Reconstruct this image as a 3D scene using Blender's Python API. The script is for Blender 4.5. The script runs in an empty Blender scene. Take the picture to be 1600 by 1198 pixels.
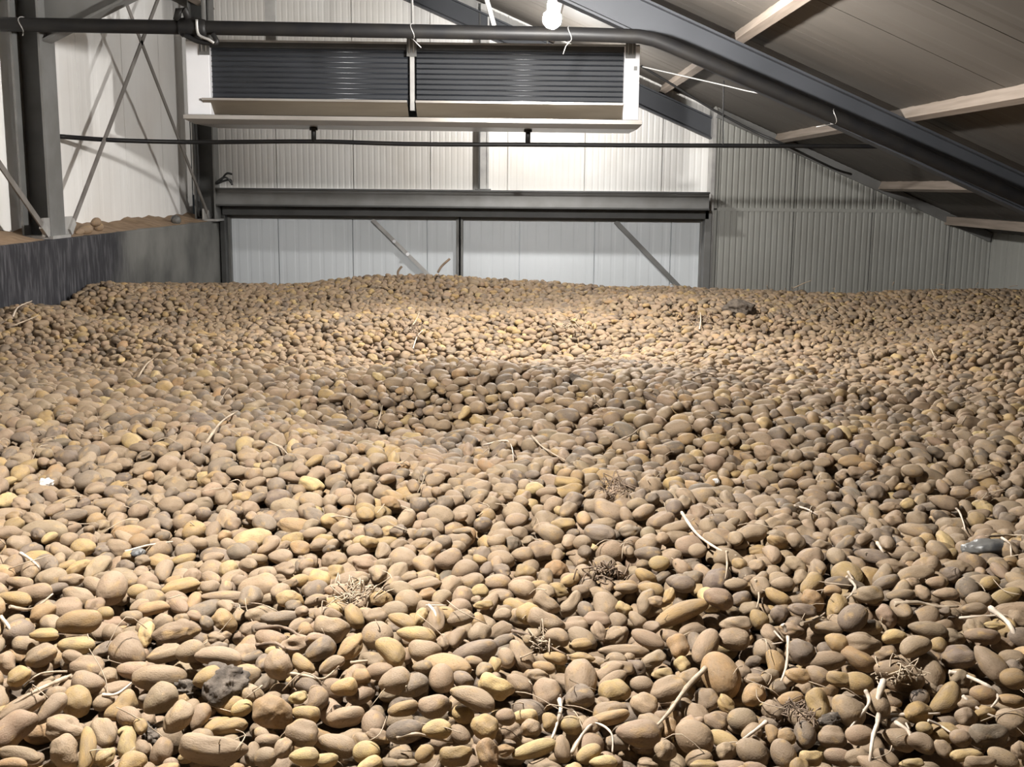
import bpy, bmesh, math, random
import numpy as np
from mathutils import Matrix, Vector, Quaternion

# ---------------------------------------------------------------- camera, world, exposure
E = 4.7                                   # eye height above the store's floor
F, CX, CY = 1780.0, 800.0, 599.0          # focal length in pixels of the 1600x1198 frame
PITCH, YAW, ROLL = math.atan(310 / 1780), 0.0081, 0.009
fw = np.array([-math.sin(YAW) * math.cos(PITCH), math.cos(YAW) * math.cos(PITCH), -math.sin(PITCH)])
rt = np.cross(fw, [0, 0, 1]); rt /= np.linalg.norm(rt); up = np.cross(rt, fw)
rt, up = math.cos(ROLL) * rt + math.sin(ROLL) * up, math.cos(ROLL) * up - math.sin(ROLL) * rt
sc = bpy.context.scene
COL = sc.collection
cam_data = bpy.data.cameras.new('camera'); cam = bpy.data.objects.new('camera', cam_data); COL.objects.link(cam)
cam_data.sensor_fit = 'HORIZONTAL'; cam_data.sensor_width = 36.0; cam_data.lens = 36.0 * F / 1600.0
cam_data.clip_start = 0.05; cam_data.clip_end = 200
cam.matrix_world = Matrix(((rt[0], up[0], -fw[0], 0), (rt[1], up[1], -fw[1], 0), (rt[2], up[2], -fw[2], E), (0, 0, 0, 1)))
sc.camera = cam
world = bpy.data.worlds.new('world'); sc.world = world; world.use_nodes = True
world.node_tree.nodes['Background'].inputs[0].default_value = (0.5, 0.55, 0.6, 1)
world.node_tree.nodes['Background'].inputs[1].default_value = 0.02
sc.view_settings.view_transform = 'Standard'; sc.view_settings.look = 'None'
sc.view_settings.gamma = 1.0; sc.view_settings.use_curve_mapping = False
sc.view_settings.exposure = 0.0
LAMPS = [((0.175, 7.6, 1.05), 930.0), ((-0.72, 2.45, 0.95), 690.0), ((0.25, 13.1, 1.05), 240.0)]   # eye-relative place of each bulb, radiant watts
LAMP_COLOR = (1.0, 0.975, 0.94)

# ---------------------------------------------------------------- helpers
def ray(x, y): return fw + rt * (x - CX) / F - up * (y - CY) / F
def at(x, y, Y): d = ray(x, y); return d * (Y / d[1])
def proj(P):
    P = np.asarray(P); w = P @ fw
    return CX + F * (P @ rt) / w, CY - F * (P @ up) / w

class MB:
    """collects shapes in eye-relative coordinates; build() links them as one mesh object"""
    def __init__(s): s.v = []; s.f = []; s.sm = []
    def add(s, vs, fs, smooth=False):
        o = len(s.v); s.v += [tuple(map(float, p)) for p in vs]; s.f += [tuple(o + i for i in f) for f in fs]; s.sm += [smooth] * len(fs); return s
    def box(s, x0, x1, y0, y1, z0, z1):
        vs = [(x, y, z) for z in (z0, z1) for y in (y0, y1) for x in (x0, x1)]
        return s.add(vs, [(0, 2, 3, 1), (4, 5, 7, 6), (0, 1, 5, 4), (2, 6, 7, 3), (0, 4, 6, 2), (1, 3, 7, 5)])
    def extrude(s, sec, p0, p1, side, upv, cap=True):
        """sec: polygon [(a, b)] along side / upv, swept from p0 to p1"""
        p0, p1, side, upv = map(lambda q: np.array(q, float), (p0, p1, side, upv)); n = len(sec)
        vs = [p + side * a + upv * b for p in (p0, p1) for a, b in sec]
        fs = [(i, (i + 1) % n, n + (i + 1) % n, n + i) for i in range(n)]
        if cap: fs += [tuple(range(n))[::-1], tuple(range(n, 2 * n))]
        return s.add(vs, fs)
    def bar(s, p0, p1, w, h, upv=(0, 0, 1)):
        p0, p1 = np.array(p0, float), np.array(p1, float); d = p1 - p0; d /= np.linalg.norm(d)
        side = np.cross(d, upv); side /= np.linalg.norm(side); u = np.cross(side, d)
        return s.extrude([(-w / 2, -h / 2), (w / 2, -h / 2), (w / 2, h / 2), (-w / 2, h / 2)], p0, p1, side, u)
    def ibeam(s, p0, p1, w, h, tf, tw, upv=(0, 0, 1)):
        p0, p1 = np.array(p0, float), np.array(p1, float); d = p1 - p0; d /= np.linalg.norm(d)
        side = np.cross(d, upv); side /= np.linalg.norm(side); u = np.cross(side, d)
        a, b, t = w / 2, h / 2, tw / 2
        sec = [(-a, -b), (a, -b), (a, -b + tf), (t, -b + tf), (t, b - tf), (a, b - tf), (a, b), (-a, b), (-a, b - tf), (-t, b - tf), (-t, -b + tf), (-a, -b + tf)]
        return s.extrude(sec, p0, p1, side, u)
    def tube(s, pts, r, n=8):
        pts = [np.array(p, float) for p in pts]; m = len(pts); rs = r if hasattr(r, '__len__') else [r] * m
        vs = []; prev = None
        for i, p in enumerate(pts):
            t = pts[min(i + 1, m - 1)] - pts[max(i - 1, 0)]; t /= np.linalg.norm(t) + 1e-12
            ref = prev if prev is not None else (np.array([0, 0, 1.]) if abs(t[2]) < .9 else np.array([1., 0, 0]))
            a = ref - t * (ref @ t); a /= np.linalg.norm(a) + 1e-12; b = np.cross(t, a); prev = a
            vs += [p + rs[i] * (math.cos(k * 2 * math.pi / n) * a + math.sin(k * 2 * math.pi / n) * b) for k in range(n)]
        fs = [(i * n + k, i * n + (k + 1) % n, (i + 1) * n + (k + 1) % n, (i + 1) * n + k) for i in range(m - 1) for k in range(n)]
        s.add(vs, fs, True); o = len(s.v) - m * n
        s.f += [tuple(o + k for k in range(n))[::-1], tuple(o + (m - 1) * n + k for k in range(n))]; s.sm += [False, False]
        return s
    def build(s, name, mat, parent=None, bevel=0):
        me = bpy.data.meshes.new(name); me.from_pydata([(x, y, z + E) for x, y, z in s.v], [], s.f); me.update()
        me.polygons.foreach_set('use_smooth', s.sm)
        bm = bmesh.new(); bm.from_mesh(me); bmesh.ops.recalc_face_normals(bm, faces=bm.faces); bm.to_mesh(me); bm.free()
        me.materials.append(mat)
        o = bpy.data.objects.new(name, me); COL.objects.link(o)
        if parent is not None:
            o.parent = parent
            o.matrix_parent_inverse = Matrix.Translation(-parent.location)
        if bevel:
            b = o.modifiers.new('bevel', 'BEVEL'); b.width = bevel; b.segments = 2; b.limit_method = 'ANGLE'
        return o

def tag(o, label=None, cat=None, group=None, kind=None):
    if label: o['label'] = label
    if cat: o['category'] = cat
    if group: o['group'] = group
    if kind: o['kind'] = kind
    return o
def empty(name, loc):
    o = bpy.data.objects.new(name, None); COL.objects.link(o); o.location = (loc[0], loc[1], loc[2] + E); o.empty_display_size = .1; return o

def smooth_path(pts, sub=5):
    P = [np.array(p, float) for p in pts]; out = []
    for i in range(len(P) - 1):
        a, b, c, d = P[max(i - 1, 0)], P[i], P[i + 1], P[min(i + 2, len(P) - 1)]
        for k in range(sub):
            t = k / sub
            out.append(.5 * (2 * b + (c - a) * t + (2 * a - 5 * b + 4 * c - d) * t * t + (3 * b - a - 3 * c + d) * t ** 3))
    return out + [P[-1]]

# ---------------------------------------------------------------- materials
def mat_new(name):
    m = bpy.data.materials.new(name); m.use_nodes = True; nt = m.node_tree
    return m, nt, nt.nodes, nt.links, nt.nodes['Principled BSDF']
def simple(name, col, rough=.5, metal=0., var=.12, scale=3., stretch=(1, 1, 1), col2=None, bump=0., lo=.35, hi=.65, detail=6, spec=.5):
    m, nt, N, L, b = mat_new(name)
    b.inputs['Roughness'].default_value = rough; b.inputs['Metallic'].default_value = metal
    b.inputs['Specular IOR Level'].default_value = spec
    tc = N.new('ShaderNodeTexCoord'); mp = N.new('ShaderNodeMapping'); mp.inputs['Scale'].default_value = stretch
    nz = N.new('ShaderNodeTexNoise'); nz.inputs['Scale'].default_value = scale; nz.inputs['Detail'].default_value = detail
    rp = N.new('ShaderNodeValToRGB')
    c2 = col2 if col2 else tuple(c * (1 - var) for c in col)
    rp.color_ramp.elements[0].position = lo; rp.color_ramp.elements[0].color = (*c2, 1)
    rp.color_ramp.elements[1].position = hi; rp.color_ramp.elements[1].color = (*col, 1)
    L.new(tc.outputs['Object'], mp.inputs['Vector']); L.new(mp.outputs[0], nz.inputs['Vector']); L.new(nz.outputs['Fac'], rp.inputs[0])
    L.new(rp.outputs[0], b.inputs['Base Color'])
    if bump:
        bp = N.new('ShaderNodeBump'); bp.inputs['Strength'].default_value = bump; bp.inputs['Distance'].default_value = .01
        L.new(nz.outputs['Fac'], bp.inputs['Height']); L.new(bp.outputs[0], b.inputs['Normal'])
    return m

M = {}
M['panel'] = simple('white_panel', (.80, .79, .765), .42, var=.10, scale=.9, col2=(.66, .63, .585), lo=.3, hi=.6)
M['panel_left'] = simple('white_panel_side', (.88, .87, .85), .42, var=.10, scale=.8, col2=(.79, .765, .73), lo=.3, hi=.6)
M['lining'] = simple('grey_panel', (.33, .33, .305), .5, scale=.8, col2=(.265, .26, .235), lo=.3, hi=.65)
M['door'] = simple('door_panel', (.66, .69, .715), .36, scale=.9, col2=(.58, .61, .63), lo=.3, hi=.6)
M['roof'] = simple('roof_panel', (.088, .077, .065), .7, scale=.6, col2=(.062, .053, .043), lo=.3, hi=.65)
M['timber'] = simple('purlin_timber', (.25, .205, .168), .65, scale=2.5, stretch=(14, .6, 14), col2=(.18, .145, .115))
M['steel'] = simple('grey_steel', (.19, .19, .185), .5, metal=.25, scale=4, col2=(.15, .148, .14))
M['steel_blue'] = simple('painted_rafter', (.042, .045, .052), .6, scale=2, col2=(.034, .037, .043))
M['steel_dark'] = simple('dark_steel', (.06, .06, .058), .55, scale=4, col2=(.04, .04, .038))
M['galv'] = simple('galvanised', (.46, .45, .43), .42, metal=.4, scale=6, col2=(.34, .33, .32))
M['rod'] = simple('brace_rod', (.22, .20, .185), .5, metal=.3, scale=6, col2=(.16, .145, .13))
M['concrete'] = simple('concrete', (.135, .135, .128), .85, scale=1.6, col2=(.075, .075, .073), bump=.3)
M['soil'] = simple('dry_soil', (.30, .205, .125), .95, scale=9, col2=(.20, .13, .075), bump=.8)
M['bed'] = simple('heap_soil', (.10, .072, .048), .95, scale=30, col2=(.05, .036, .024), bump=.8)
M['white'] = simple('white_sheet', (.86, .86, .88), .35, scale=2, var=.05)
M['coil'] = simple('coil_fins', (.022, .025, .031), .6, scale=3, stretch=(1, 1, 8), col2=(.015, .017, .021))
M['coil_tube'] = simple('coil_tube', (.03, .034, .042), .30, metal=.0, scale=4, col2=(.022, .025, .031), spec=.8)
M['stainless'] = simple('tray_metal', (.47, .445, .415), .32, metal=.45, scale=3, stretch=(.4, 2, 2), col2=(.37, .34, .305))
M['lip'] = simple('tray_lip', (.22, .185, .14), .5, metal=.1, scale=3, stretch=(.4, 2, 2), col2=(.16, .13, .095))
M['pipe'] = simple('black_pipe', (.008, .008, .009), .5, scale=6, col2=(.014, .013, .012), spec=.25)
M['cable'] = simple('black_cable', (.03, .03, .03), .6, scale=8)
M['cable_white'] = simple('white_cable', (.75, .74, .72), .5, scale=8, var=.06)
M['floor'] = simple('floor_concrete', (.22, .21, .2), .8, scale=2)
M['stalk'] = simple('dry_stalk', (.46, .37, .265), .8, scale=25, col2=(.27, .205, .14), bump=.5)
M['stalk_pale'] = simple('pale_stalk', (.60, .51, .41), .75, scale=25, col2=(.40, .32, .245), bump=.4)
M['stalk_brown'] = simple('brown_stalk', (.22, .155, .105), .8, scale=25, col2=(.13, .09, .06), bump=.5)
M['clod'] = simple('earth_clod', (.125, .10, .077), .95, scale=40, col2=(.06, .047, .036), bump=1.)
M['dark_lump'] = simple('dark_lump', (.045, .045, .045), .4, scale=14, col2=(.13, .125, .115), lo=.5, hi=.6, bump=.4)
M['pebble'] = simple('pale_stone', (.62, .60, .57), .8, scale=20, col2=(.5, .48, .45))

def concrete_streaks():
    m, nt, N, L, b = mat_new('concrete_streaked'); b.inputs['Roughness'].default_value = .85
    tc = N.new('ShaderNodeTexCoord')
    def noise(scale, st, det=6):
        mp = N.new('ShaderNodeMapping'); mp.inputs['Scale'].default_value = st
        n = N.new('ShaderNodeTexNoise'); n.inputs['Scale'].default_value = scale; n.inputs['Detail'].default_value = det
        L.new(tc.outputs['Object'], mp.inputs[0]); L.new(mp.outputs[0], n.inputs['Vector']); return n
    big = noise(1.3, (1, 1, 1)); st = noise(11.0, (1, 3.0, .45), 12)
    r1 = N.new('ShaderNodeValToRGB'); e = r1.color_ramp.elements
    e[0].position = .32; e[0].color = (.055, .055, .052, 1); e[1].position = .62; e[1].color = (.17, .168, .155, 1)
    r2 = N.new('ShaderNodeValToRGB'); e = r2.color_ramp.elements
    e[0].position = .46; e[0].color = (.014, .014, .018, 1); e[1].position = .80; e[1].color = (.10, .097, .104, 1)
    # the tar-black, streaked coating covers the wall up to about Y = 11.4 m
    sx = N.new('ShaderNodeSeparateXYZ'); L.new(tc.outputs['Object'], sx.inputs[0])
    ad = N.new('ShaderNodeMath'); ad.operation = 'MULTIPLY_ADD'; ad.inputs[1].default_value = 1.6; L.new(big.outputs['Fac'], ad.inputs[0]); L.new(sx.outputs['Y'], ad.inputs[2])
    mr = N.new('ShaderNodeMapRange'); mr.inputs['From Min'].default_value = 11.4; mr.inputs['From Max'].default_value = 12.6
    L.new(ad.outputs[0], mr.inputs['Value'])
    mx = N.new('ShaderNodeMix'); mx.data_type = 'RGBA'
    L.new(mr.outputs[0], mx.inputs['Factor']); L.new(big.outputs['Fac'], r1.inputs[0]); L.new(st.outputs['Fac'], r2.inputs[0])
    L.new(r2.outputs[0], mx.inputs['A']); L.new(r1.outputs[0], mx.inputs['B']); L.new(mx.outputs['Result'], b.inputs['Base Color'])
    return m
M['concrete_streaks'] = concrete_streaks()

def potato_material(name, attr_type):
    m, nt, N, L, b = mat_new(name); b.inputs['Roughness'].default_value = .72; b.inputs['Specular IOR Level'].default_value = .3
    a = N.new('ShaderNodeAttribute'); a.attribute_type = attr_type; a.attribute_name = 'tint'
    r = N.new('ShaderNodeAttribute'); r.attribute_type = attr_type; r.attribute_name = 'shift'
    tc = N.new('ShaderNodeTexCoord'); ad = N.new('ShaderNodeVectorMath'); ad.operation = 'ADD'
    L.new(tc.outputs['Object'], ad.inputs[0]); L.new(r.outputs['Vector'], ad.inputs[1])
    n1 = N.new('ShaderNodeTexNoise'); n1.inputs['Scale'].default_value = 1.5; n1.inputs['Detail'].default_value = 5; n1.inputs['Roughness'].default_value = .6
    n2 = N.new('ShaderNodeTexNoise'); n2.inputs['Scale'].default_value = 9; n2.inputs['Detail'].default_value = 4
    for n in (n1, n2): L.new(ad.outputs[0], n.inputs['Vector'])
    rp = N.new('ShaderNodeValToRGB'); e = rp.color_ramp.elements
    e[0].position = .40; e[0].color = (0, 0, 0, 1); e[1].position = .64; e[1].color = (1, 1, 1, 1)
    L.new(n1.outputs['Fac'], rp.inputs[0])
    sc_ = N.new('ShaderNodeMath'); sc_.operation = 'MULTIPLY'; sc_.inputs[1].default_value = .6; L.new(rp.outputs[0], sc_.inputs[0])
    mx = N.new('ShaderNodeMix'); mx.data_type = 'RGBA'; mx.inputs['B'].default_value = (.214, .157, .104, 1)      # dusting of dry soil
    n3 = N.new('ShaderNodeTexNoise'); n3.inputs['Scale'].default_value = 1.1; n3.inputs['Detail'].default_value = 3
    a3 = N.new('ShaderNodeVectorMath'); a3.operation = 'ADD'; a3.inputs[1].default_value = (17, 31, 9); L.new(ad.outputs[0], a3.inputs[0]); L.new(a3.outputs[0], n3.inputs['Vector'])
    r3 = N.new('ShaderNodeValToRGB'); e = r3.color_ramp.elements                                                 # rubbed places where the yellow skin shows
    e[0].position = .56; e[0].color = (0, 0, 0, 1); e[1].position = .72; e[1].color = (.75, .75, .75, 1); L.new(n3.outputs['Fac'], r3.inputs[0])
    m3 = N.new('ShaderNodeMix'); m3.data_type = 'RGBA'; m3.inputs['B'].default_value = (.36, .235, .10, 1)
    L.new(r3.outputs[0], m3.inputs['Factor']); L.new(a.outputs['Color'], m3.inputs['A'])
    L.new(sc_.outputs[0], mx.inputs['Factor']); L.new(m3.outputs['Result'], mx.inputs['A'])
    sp = N.new('ShaderNodeValToRGB'); e = sp.color_ramp.elements
    e[0].position = .26; e[0].color = (.70, .65, .60, 1); e[1].position = .42; e[1].color = (1, 1, 1, 1)
    L.new(n2.outputs['Fac'], sp.inputs[0])
    ml = N.new('ShaderNodeMix'); ml.data_type = 'RGBA'; ml.blend_type = 'MULTIPLY'; ml.inputs['Factor'].default_value = 1
    L.new(mx.outputs['Result'], ml.inputs['A']); L.new(sp.outputs[0], ml.inputs['B']); L.new(ml.outputs['Result'], b.inputs['Base Color'])
    bp = N.new('ShaderNodeBump'); bp.inputs['Strength'].default_value = .35; bp.inputs['Distance'].default_value = .004
    L.new(n2.outputs['Fac'], bp.inputs['Height']); L.new(bp.outputs[0], b.inputs['Normal'])
    return m
M['potato'] = potato_material('potato_skin', 'OBJECT')
M['potato_heap'] = potato_material('potato_skin_heap', 'INSTANCER')

# ---------------------------------------------------------------- the store: floor, walls, roof
XL, XC, XR = -4.25, -3.85, 5.9            # panel wall, concrete face, eave wall
YB, YF = 14.8, -4.0                       # gable behind the doors, gable behind the viewer
def zp_r(x): return 1.90 - .43 * x        # underside of the purlins, long slope
def zu_r(x): return zp_r(x) + .10
def zu_l(x): return 2.15 + .43 * (x - XL)
def roof(x): return min(zu_r(x), zu_l(x))
XRIDGE = -2.2994
nrm_ = math.hypot(1, .43)

tag(MB().box(XL - .3, XR + .3, YF - .2, YB + .4, -E - .2, -E).build('floor', M['floor']), 'grey concrete floor under the heap of potatoes', 'floor', kind='structure')

def panel(mb, u0, u1, zb, zt, fn, rib=.075, dep=.004, thick=.08, step=None):
    """ribbed sheet between u0 and u1, bottom zb(u) to top zt(u); fn(u, v, n) maps to space, n = outward depth"""
    us = [(u0, -.03), (u0 + .007, -.03), (u0 + .010, 0)]; n = max(1, int(round((u1 - u0) / rib))); w = (u1 - u0) / n
    for i in range(n):
        a = u0 + i * w
        us += [(a + .30 * w, 0), (a + .40 * w, -dep), (a + .60 * w, -dep), (a + .70 * w, 0)]
    us += [(u1 - .003, 0), (u1, -.012)]
    vs = []; k = len(us)
    for u, d in us: vs += [fn(u, zb(u), d), fn(u, zt(u), d)]
    vs += [fn(u0, zb(u0), -thick), fn(u0, zt(u0), -thick), fn(u1, zb(u1), -thick), fn(u1, zt(u1), -thick)]
    b = 2 * k
    fs = [(2 * i, 2 * i + 2, 2 * i + 3, 2 * i + 1) for i in range(k - 1)] + [(b, 0, 1, b + 1), (2 * k - 2, b + 2, b + 3, 2 * k - 1), (b + 2, b, b + 1, b + 3)]
    fs += [tuple([b] + [2 * i for i in range(k)] + [b + 2])[::-1], tuple([b + 1] + [2 * i + 1 for i in range(k)] + [b + 3])]
    return mb.add(vs, fs)

# gable wall behind the doors, panel by panel above the lintel (each clipped under the roof)
def struct_root(name, loc, label, cat):
    return tag(empty(name, loc), label, cat, kind='structure')
wb = struct_root('wall_back', (-.5, YB, -E), 'white ribbed panel gable wall above the sliding doors', 'wall')
x = -4.15 + .0
edges = [-4.25]
s0 = at(432, 280, YB)[0]
while s0 - .985 > -4.2: s0 -= .985
while s0 < 2.5: edges.append(s0); s0 += .985
edges.append(2.62)
for a, b in zip(edges[:-1], edges[1:]):
    cuts = [a, b] if not (a < XRIDGE < b) else [a, b]
    panel(MB(), a, b, lambda u: -.16, lambda u: roof(u) + .02, lambda u, v, n: (u, YB - n, v), dep=.0024).build('wall_panel', M['panel'], wb)
MB().box(-4.25, 2.62, YB + .09, YB + .2, -E, 3.1).build('backing_board', M['steel_dark'], wb)

wr = struct_root('wall_lining', (4.1, 14.5, -E), 'grey ribbed panel wall running from the door to the low eave', 'wall')
YR = 14.5
es = [2.372, 2.44]; s0 = 3.40
while s0 < XR - .3: es.append(s0); s0 += .985
es.append(XR)
ZS = -.279
for a, b in zip(es[:-1], es[1:]):
    rb = .075 if b - a > .2 else .2
    panel(MB(), a, b, lambda u: -E, lambda u: ZS - .004, lambda u, v, n: (u, YR - n, v), dep=.008, rib=rb).build('wall_panel', M['lining'], wr)
    panel(MB(), a, b, lambda u: ZS + .012, lambda u: roof(u) + .02, lambda u, v, n: (u, YR - n, v), dep=.008, rib=rb).build('wall_panel', M['lining'], wr)
MB().box(2.35, 2.395, YR - .015, YR + .3, -E, .96).build('corner_flashing', M['galv'], wr)
MB().bar((2.40, YR - .03, zu_r(2.40) - .07), (XR - .02, YR - .03, zu_r(XR - .02) - .07), .05, .11, (.43 / nrm_, 0, 1 / nrm_)).build('verge_flashing', M['steel'], wr)
MB().box(2.44, XR, YR - .006, YR + .01, ZS - .02, ZS + .02).build('joint_flashing', M['lining'], wr)

wl = struct_root('wall_left', (XL, 6, -E), 'white smooth panel wall behind the steel columns and bracing', 'wall')
s0 = 11.564
while s0 > YF: s0 -= 1.26
s0 = max(s0, YF)
while s0 < YB - .05:
    b = min(s0 + 1.26, YB)
    panel(MB(), s0, b, lambda u: -.60, lambda u: 2.18, lambda u, v, n: (XL + n, u, v), rib=.32, dep=.0025).build('wall_panel', M['panel_left'], wl)
    s0 = b

wc = tag(MB().box(XL - .1, XC, YF, 14.62, -E, -.475).build('wall_retaining', M['concrete_streaks'], bevel=.012),
         'dark streaked concrete retaining wall along the white panel wall', 'wall', kind='structure')
rng = np.random.default_rng(5)
mb = MB(); ny = 160; ysr = np.linspace(YF, 14.55, ny); prof = np.linspace(0, 1, 6)
def ledge_z(t, y): return -.478 + .085 * t ** 1.3 + (.012 * math.sin(3.1 * y) + .010 * math.sin(7.7 * y + 1) + .008 * math.sin(17 * y)) * min(1, 2.5 * t)
vs = [(XC - .012 - t * (XC - XL - .012), y, ledge_z(t, y)) for y in ysr for t in prof]
mb.add(vs, [(i * 6 + j, i * 6 + j + 1, (i + 1) * 6 + j + 1, (i + 1) * 6 + j) for i in range(ny - 1) for j in range(5)], True)
tag(mb.build('soil_drift', M['soil']), 'brown dry soil drifted along the concrete ledge', 'soil', kind='stuff')

we = struct_root('wall_right', (XR, 6, -E), 'low pale eave wall under the roof edge', 'wall')
s0 = YF
while s0 < 14.4:
    b = min(s0 + 1.0, 14.5)
    panel(MB(), s0, b, lambda u: -E, lambda u: zu_r(XR) + .02, lambda u, v, n: (XR - n, u, v), rib=.25, dep=.003).build('wall_panel', M['lining'], we)
    s0 = b
wf = tag(MB().box(XL, XR, YF - .1, YF, -E, 3.1).build('wall_front', M['steel_dark']), 'plain gable wall of the store behind the viewer', 'wall', kind='structure')

cr = struct_root('ceiling_right', (2, 6, 1), 'beige roof panels of the long slope', 'ceiling')
cl = struct_root('ceiling_left', (-3.2, 6, 2.5), 'beige roof panels of the short slope', 'ceiling')
nrm = math.hypot(1, .43)
s0 = YF
while s0 < YB - .01:
    b = min(s0 + 1.06, YB)
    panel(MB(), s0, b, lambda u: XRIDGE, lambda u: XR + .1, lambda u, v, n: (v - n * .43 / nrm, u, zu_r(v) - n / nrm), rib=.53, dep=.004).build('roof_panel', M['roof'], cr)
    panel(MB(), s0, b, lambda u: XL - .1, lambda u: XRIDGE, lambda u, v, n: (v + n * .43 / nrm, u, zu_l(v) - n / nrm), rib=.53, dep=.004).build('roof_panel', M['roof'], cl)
    s0 = b
NTH = ['topmost', 'second highest', 'third highest', 'lowest']
k = 0
for X in (.35, 1.748, 3.15, 4.476):
    o = MB().bar((X, YF, zp_r(X) + .05), (X, YR if X > 2.4 else YB, zp_r(X) + .05), .07, .10, (.43 / nrm, 0, 1 / nrm)).build('roof_purlin', M['timber'])
    tag(o, ['pale timber purlin of the long slope above the lamp', 'bright timber purlin crossing above the bend of the black pipe',
            'timber purlin meeting the dark rafter halfway down the long slope', 'dim timber purlin low on the long slope above the grey wall'][k], 'purlin', 'timber purlins', 'structure'); k += 1
o = MB().box(5.30, 5.42, YF, YR, zp_r(5.4) - .02, zu_r(5.42) - .01).build('roof_purlin', M['timber'])
tag(o, 'timber eave plate over the low side wall', 'purlin', 'timber purlins', 'structure')
for X in (-3.95, -3.1):
    o = MB().bar((X, YF, zu_l(X) - .09), (X, YB, zu_l(X) - .09), .085, .16, (-.43 / nrm, 0, 1 / nrm)).build('roof_purlin', M['timber'])
    tag(o, 'timber eave purlin above the steel column by the white wall' if X < -3.5 else 'timber purlin of the short slope above the bracing', 'purlin', 'timber purlins', 'structure')

# ---------------------------------------------------------------- steel frame
YA = 9.6
def column(name, x0, x1, y0, y1, zt, label):
    """H column: flanges face +X and -X, web lies across"""
    c = tag(empty(name, ((x0 + x1) / 2, (y0 + y1) / 2, -.475)), label, 'column', 'steel columns by the white wall', 'structure')
    MB().box(x1 - .018, x1, y0, y1, -.45, zt).build('flange', M['steel'], c)
    MB().box(x0, x0 + .018, y0, y1, -.45, zt).build('flange', M['steel'], c)
    MB().box(x0 + .018, x1 - .018, (y0 + y1) / 2 - .008, (y0 + y1) / 2 + .008, -.45, zt).build('web', M['steel_dark'], c)  # darker steel puts the shade between the flanges into the web
    MB().box(x0 - .03, x1 + .03, y0 - .04, y1 + .04, -.474, -.448).build('base_plate', M['galv'], c)
    return c
c1 = column('steel_column', -4.14, -3.90, 9.46, 9.76, 2.2, 'broad grey steel column standing on the concrete wall at the near end')
MB().box(-3.925, -3.905, 9.34, 9.46, -.45, -.30).build('gusset_plate', M['galv'], c1)
MB().box(-3.925, -3.905, 9.76, 9.95, -.45, -.30).build('gusset_plate', M['galv'], c1)
c2 = column('steel_column', -4.06, -3.80, 14.22, 14.45, 2.2, 'narrow steel column in the far corner beside the door lintel')
MB().box(-3.93, -3.91, 14.08, 14.22, -.45, -.32).build('gusset_plate', M['galv'], c2)

def rafter(name, Y, x0, x1, zf, w, h, label, mat=None, hx=None):
    r = tag(empty(name, ((x0 + x1) / 2, Y, zf((x0 + x1) / 2))), label, 'rafter', 'steel rafters', 'structure')
    a, b = np.array([x0, Y, zf(x0)]), np.array([x1, Y, zf(x1)]); d = (b - a) / np.linalg.norm(b - a); u = np.cross([0, -1, 0], d); u = u if u[2] > 0 else -u
    m = mat or M['steel_blue']
    MB().bar(a - u * .009, b - u * .009, w, .018, u).build('top_flange', m, r)
    MB().bar(a - u * (h - .009), b - u * (h - .009), w, .018, u).build('bottom_flange', m, r)
    MB().bar(a - u * h / 2, b - u * h / 2, .012, h - .036, u).build('web', m, r)
    return r
rafter('roof_rafter', YA, XRIDGE, XR - .02, lambda x: zp_r(x) - .005, .17, .28, 'broad dark rafter sloping down beside the bent black pipe')
rafter('roof_rafter', 14.66, XRIDGE, 2.6, lambda x: zp_r(x) - .03, .16, .25, 'far grey rafter against the gable wall behind the air cooler')
lr = rafter('roof_rafter', YA, XRIDGE, -3.9, lambda x: zu_l(x) - .175, .17, .28, 'short slope rafter with a deep haunch on the near column', M['steel'])
h0, h1 = at(70, 66, YA), at(205, -2, YA)
hz = lambda x: h0[2] + (h1[2] - h0[2]) * (x - h0[0]) / (h1[0] - h0[0])
xe = -2.9
MB().add([(-3.9, YA - .008, hz(-3.9)), (xe, YA - .008, hz(xe)), (xe, YA - .008, zu_l(xe) - .44), (-3.9, YA - .008, zu_l(-3.9) - .44),
          (-3.9, YA + .008, hz(-3.9)), (xe, YA + .008, hz(xe)), (xe, YA + .008, zu_l(xe) - .44), (-3.9, YA + .008, zu_l(-3.9) - .44)],
         [(0, 1, 2, 3), (7, 6, 5, 4), (0, 4, 5, 1), (1, 5, 6, 2), (2, 6, 7, 3), (3, 7, 4, 0)]).build('haunch_plate', M['steel'], lr)
MB().bar((-3.9, YA, hz(-3.9)), (xe, YA, hz(xe)), .17, .02, (-.4, 0, 1)).build('haunch_flange', M['steel'], lr)

def rod(y0, z0, y1, z1, label):
    a, b = np.array([-3.9, y0, z0]), np.array([-3.9, y1, z1])
    r = tag(empty('brace_rod', a), label, 'brace', 'bracing of the white wall', 'structure')
    MB().bar(a, b, .055, .012, (1, 0, 0)).build('flat_bar', M['rod'], r)
    d = (b - a) / np.linalg.norm(b - a)
    MB().bar(a - d * .02, a + d * .12, .07, .03, (1, 0, 0)).build('end_lug', M['galv'], r)
rod(9.86, -.42, 12.75, 2.05, 'diagonal brace rising from the foot of the near steel column')
rod(14.28, -.44, 11.25, 1.98, 'diagonal brace rising from the foot of the far corner column')
rod(9.38, -.42, 7.4, .95, 'diagonal brace running up from the near column towards the picture edge')

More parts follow.
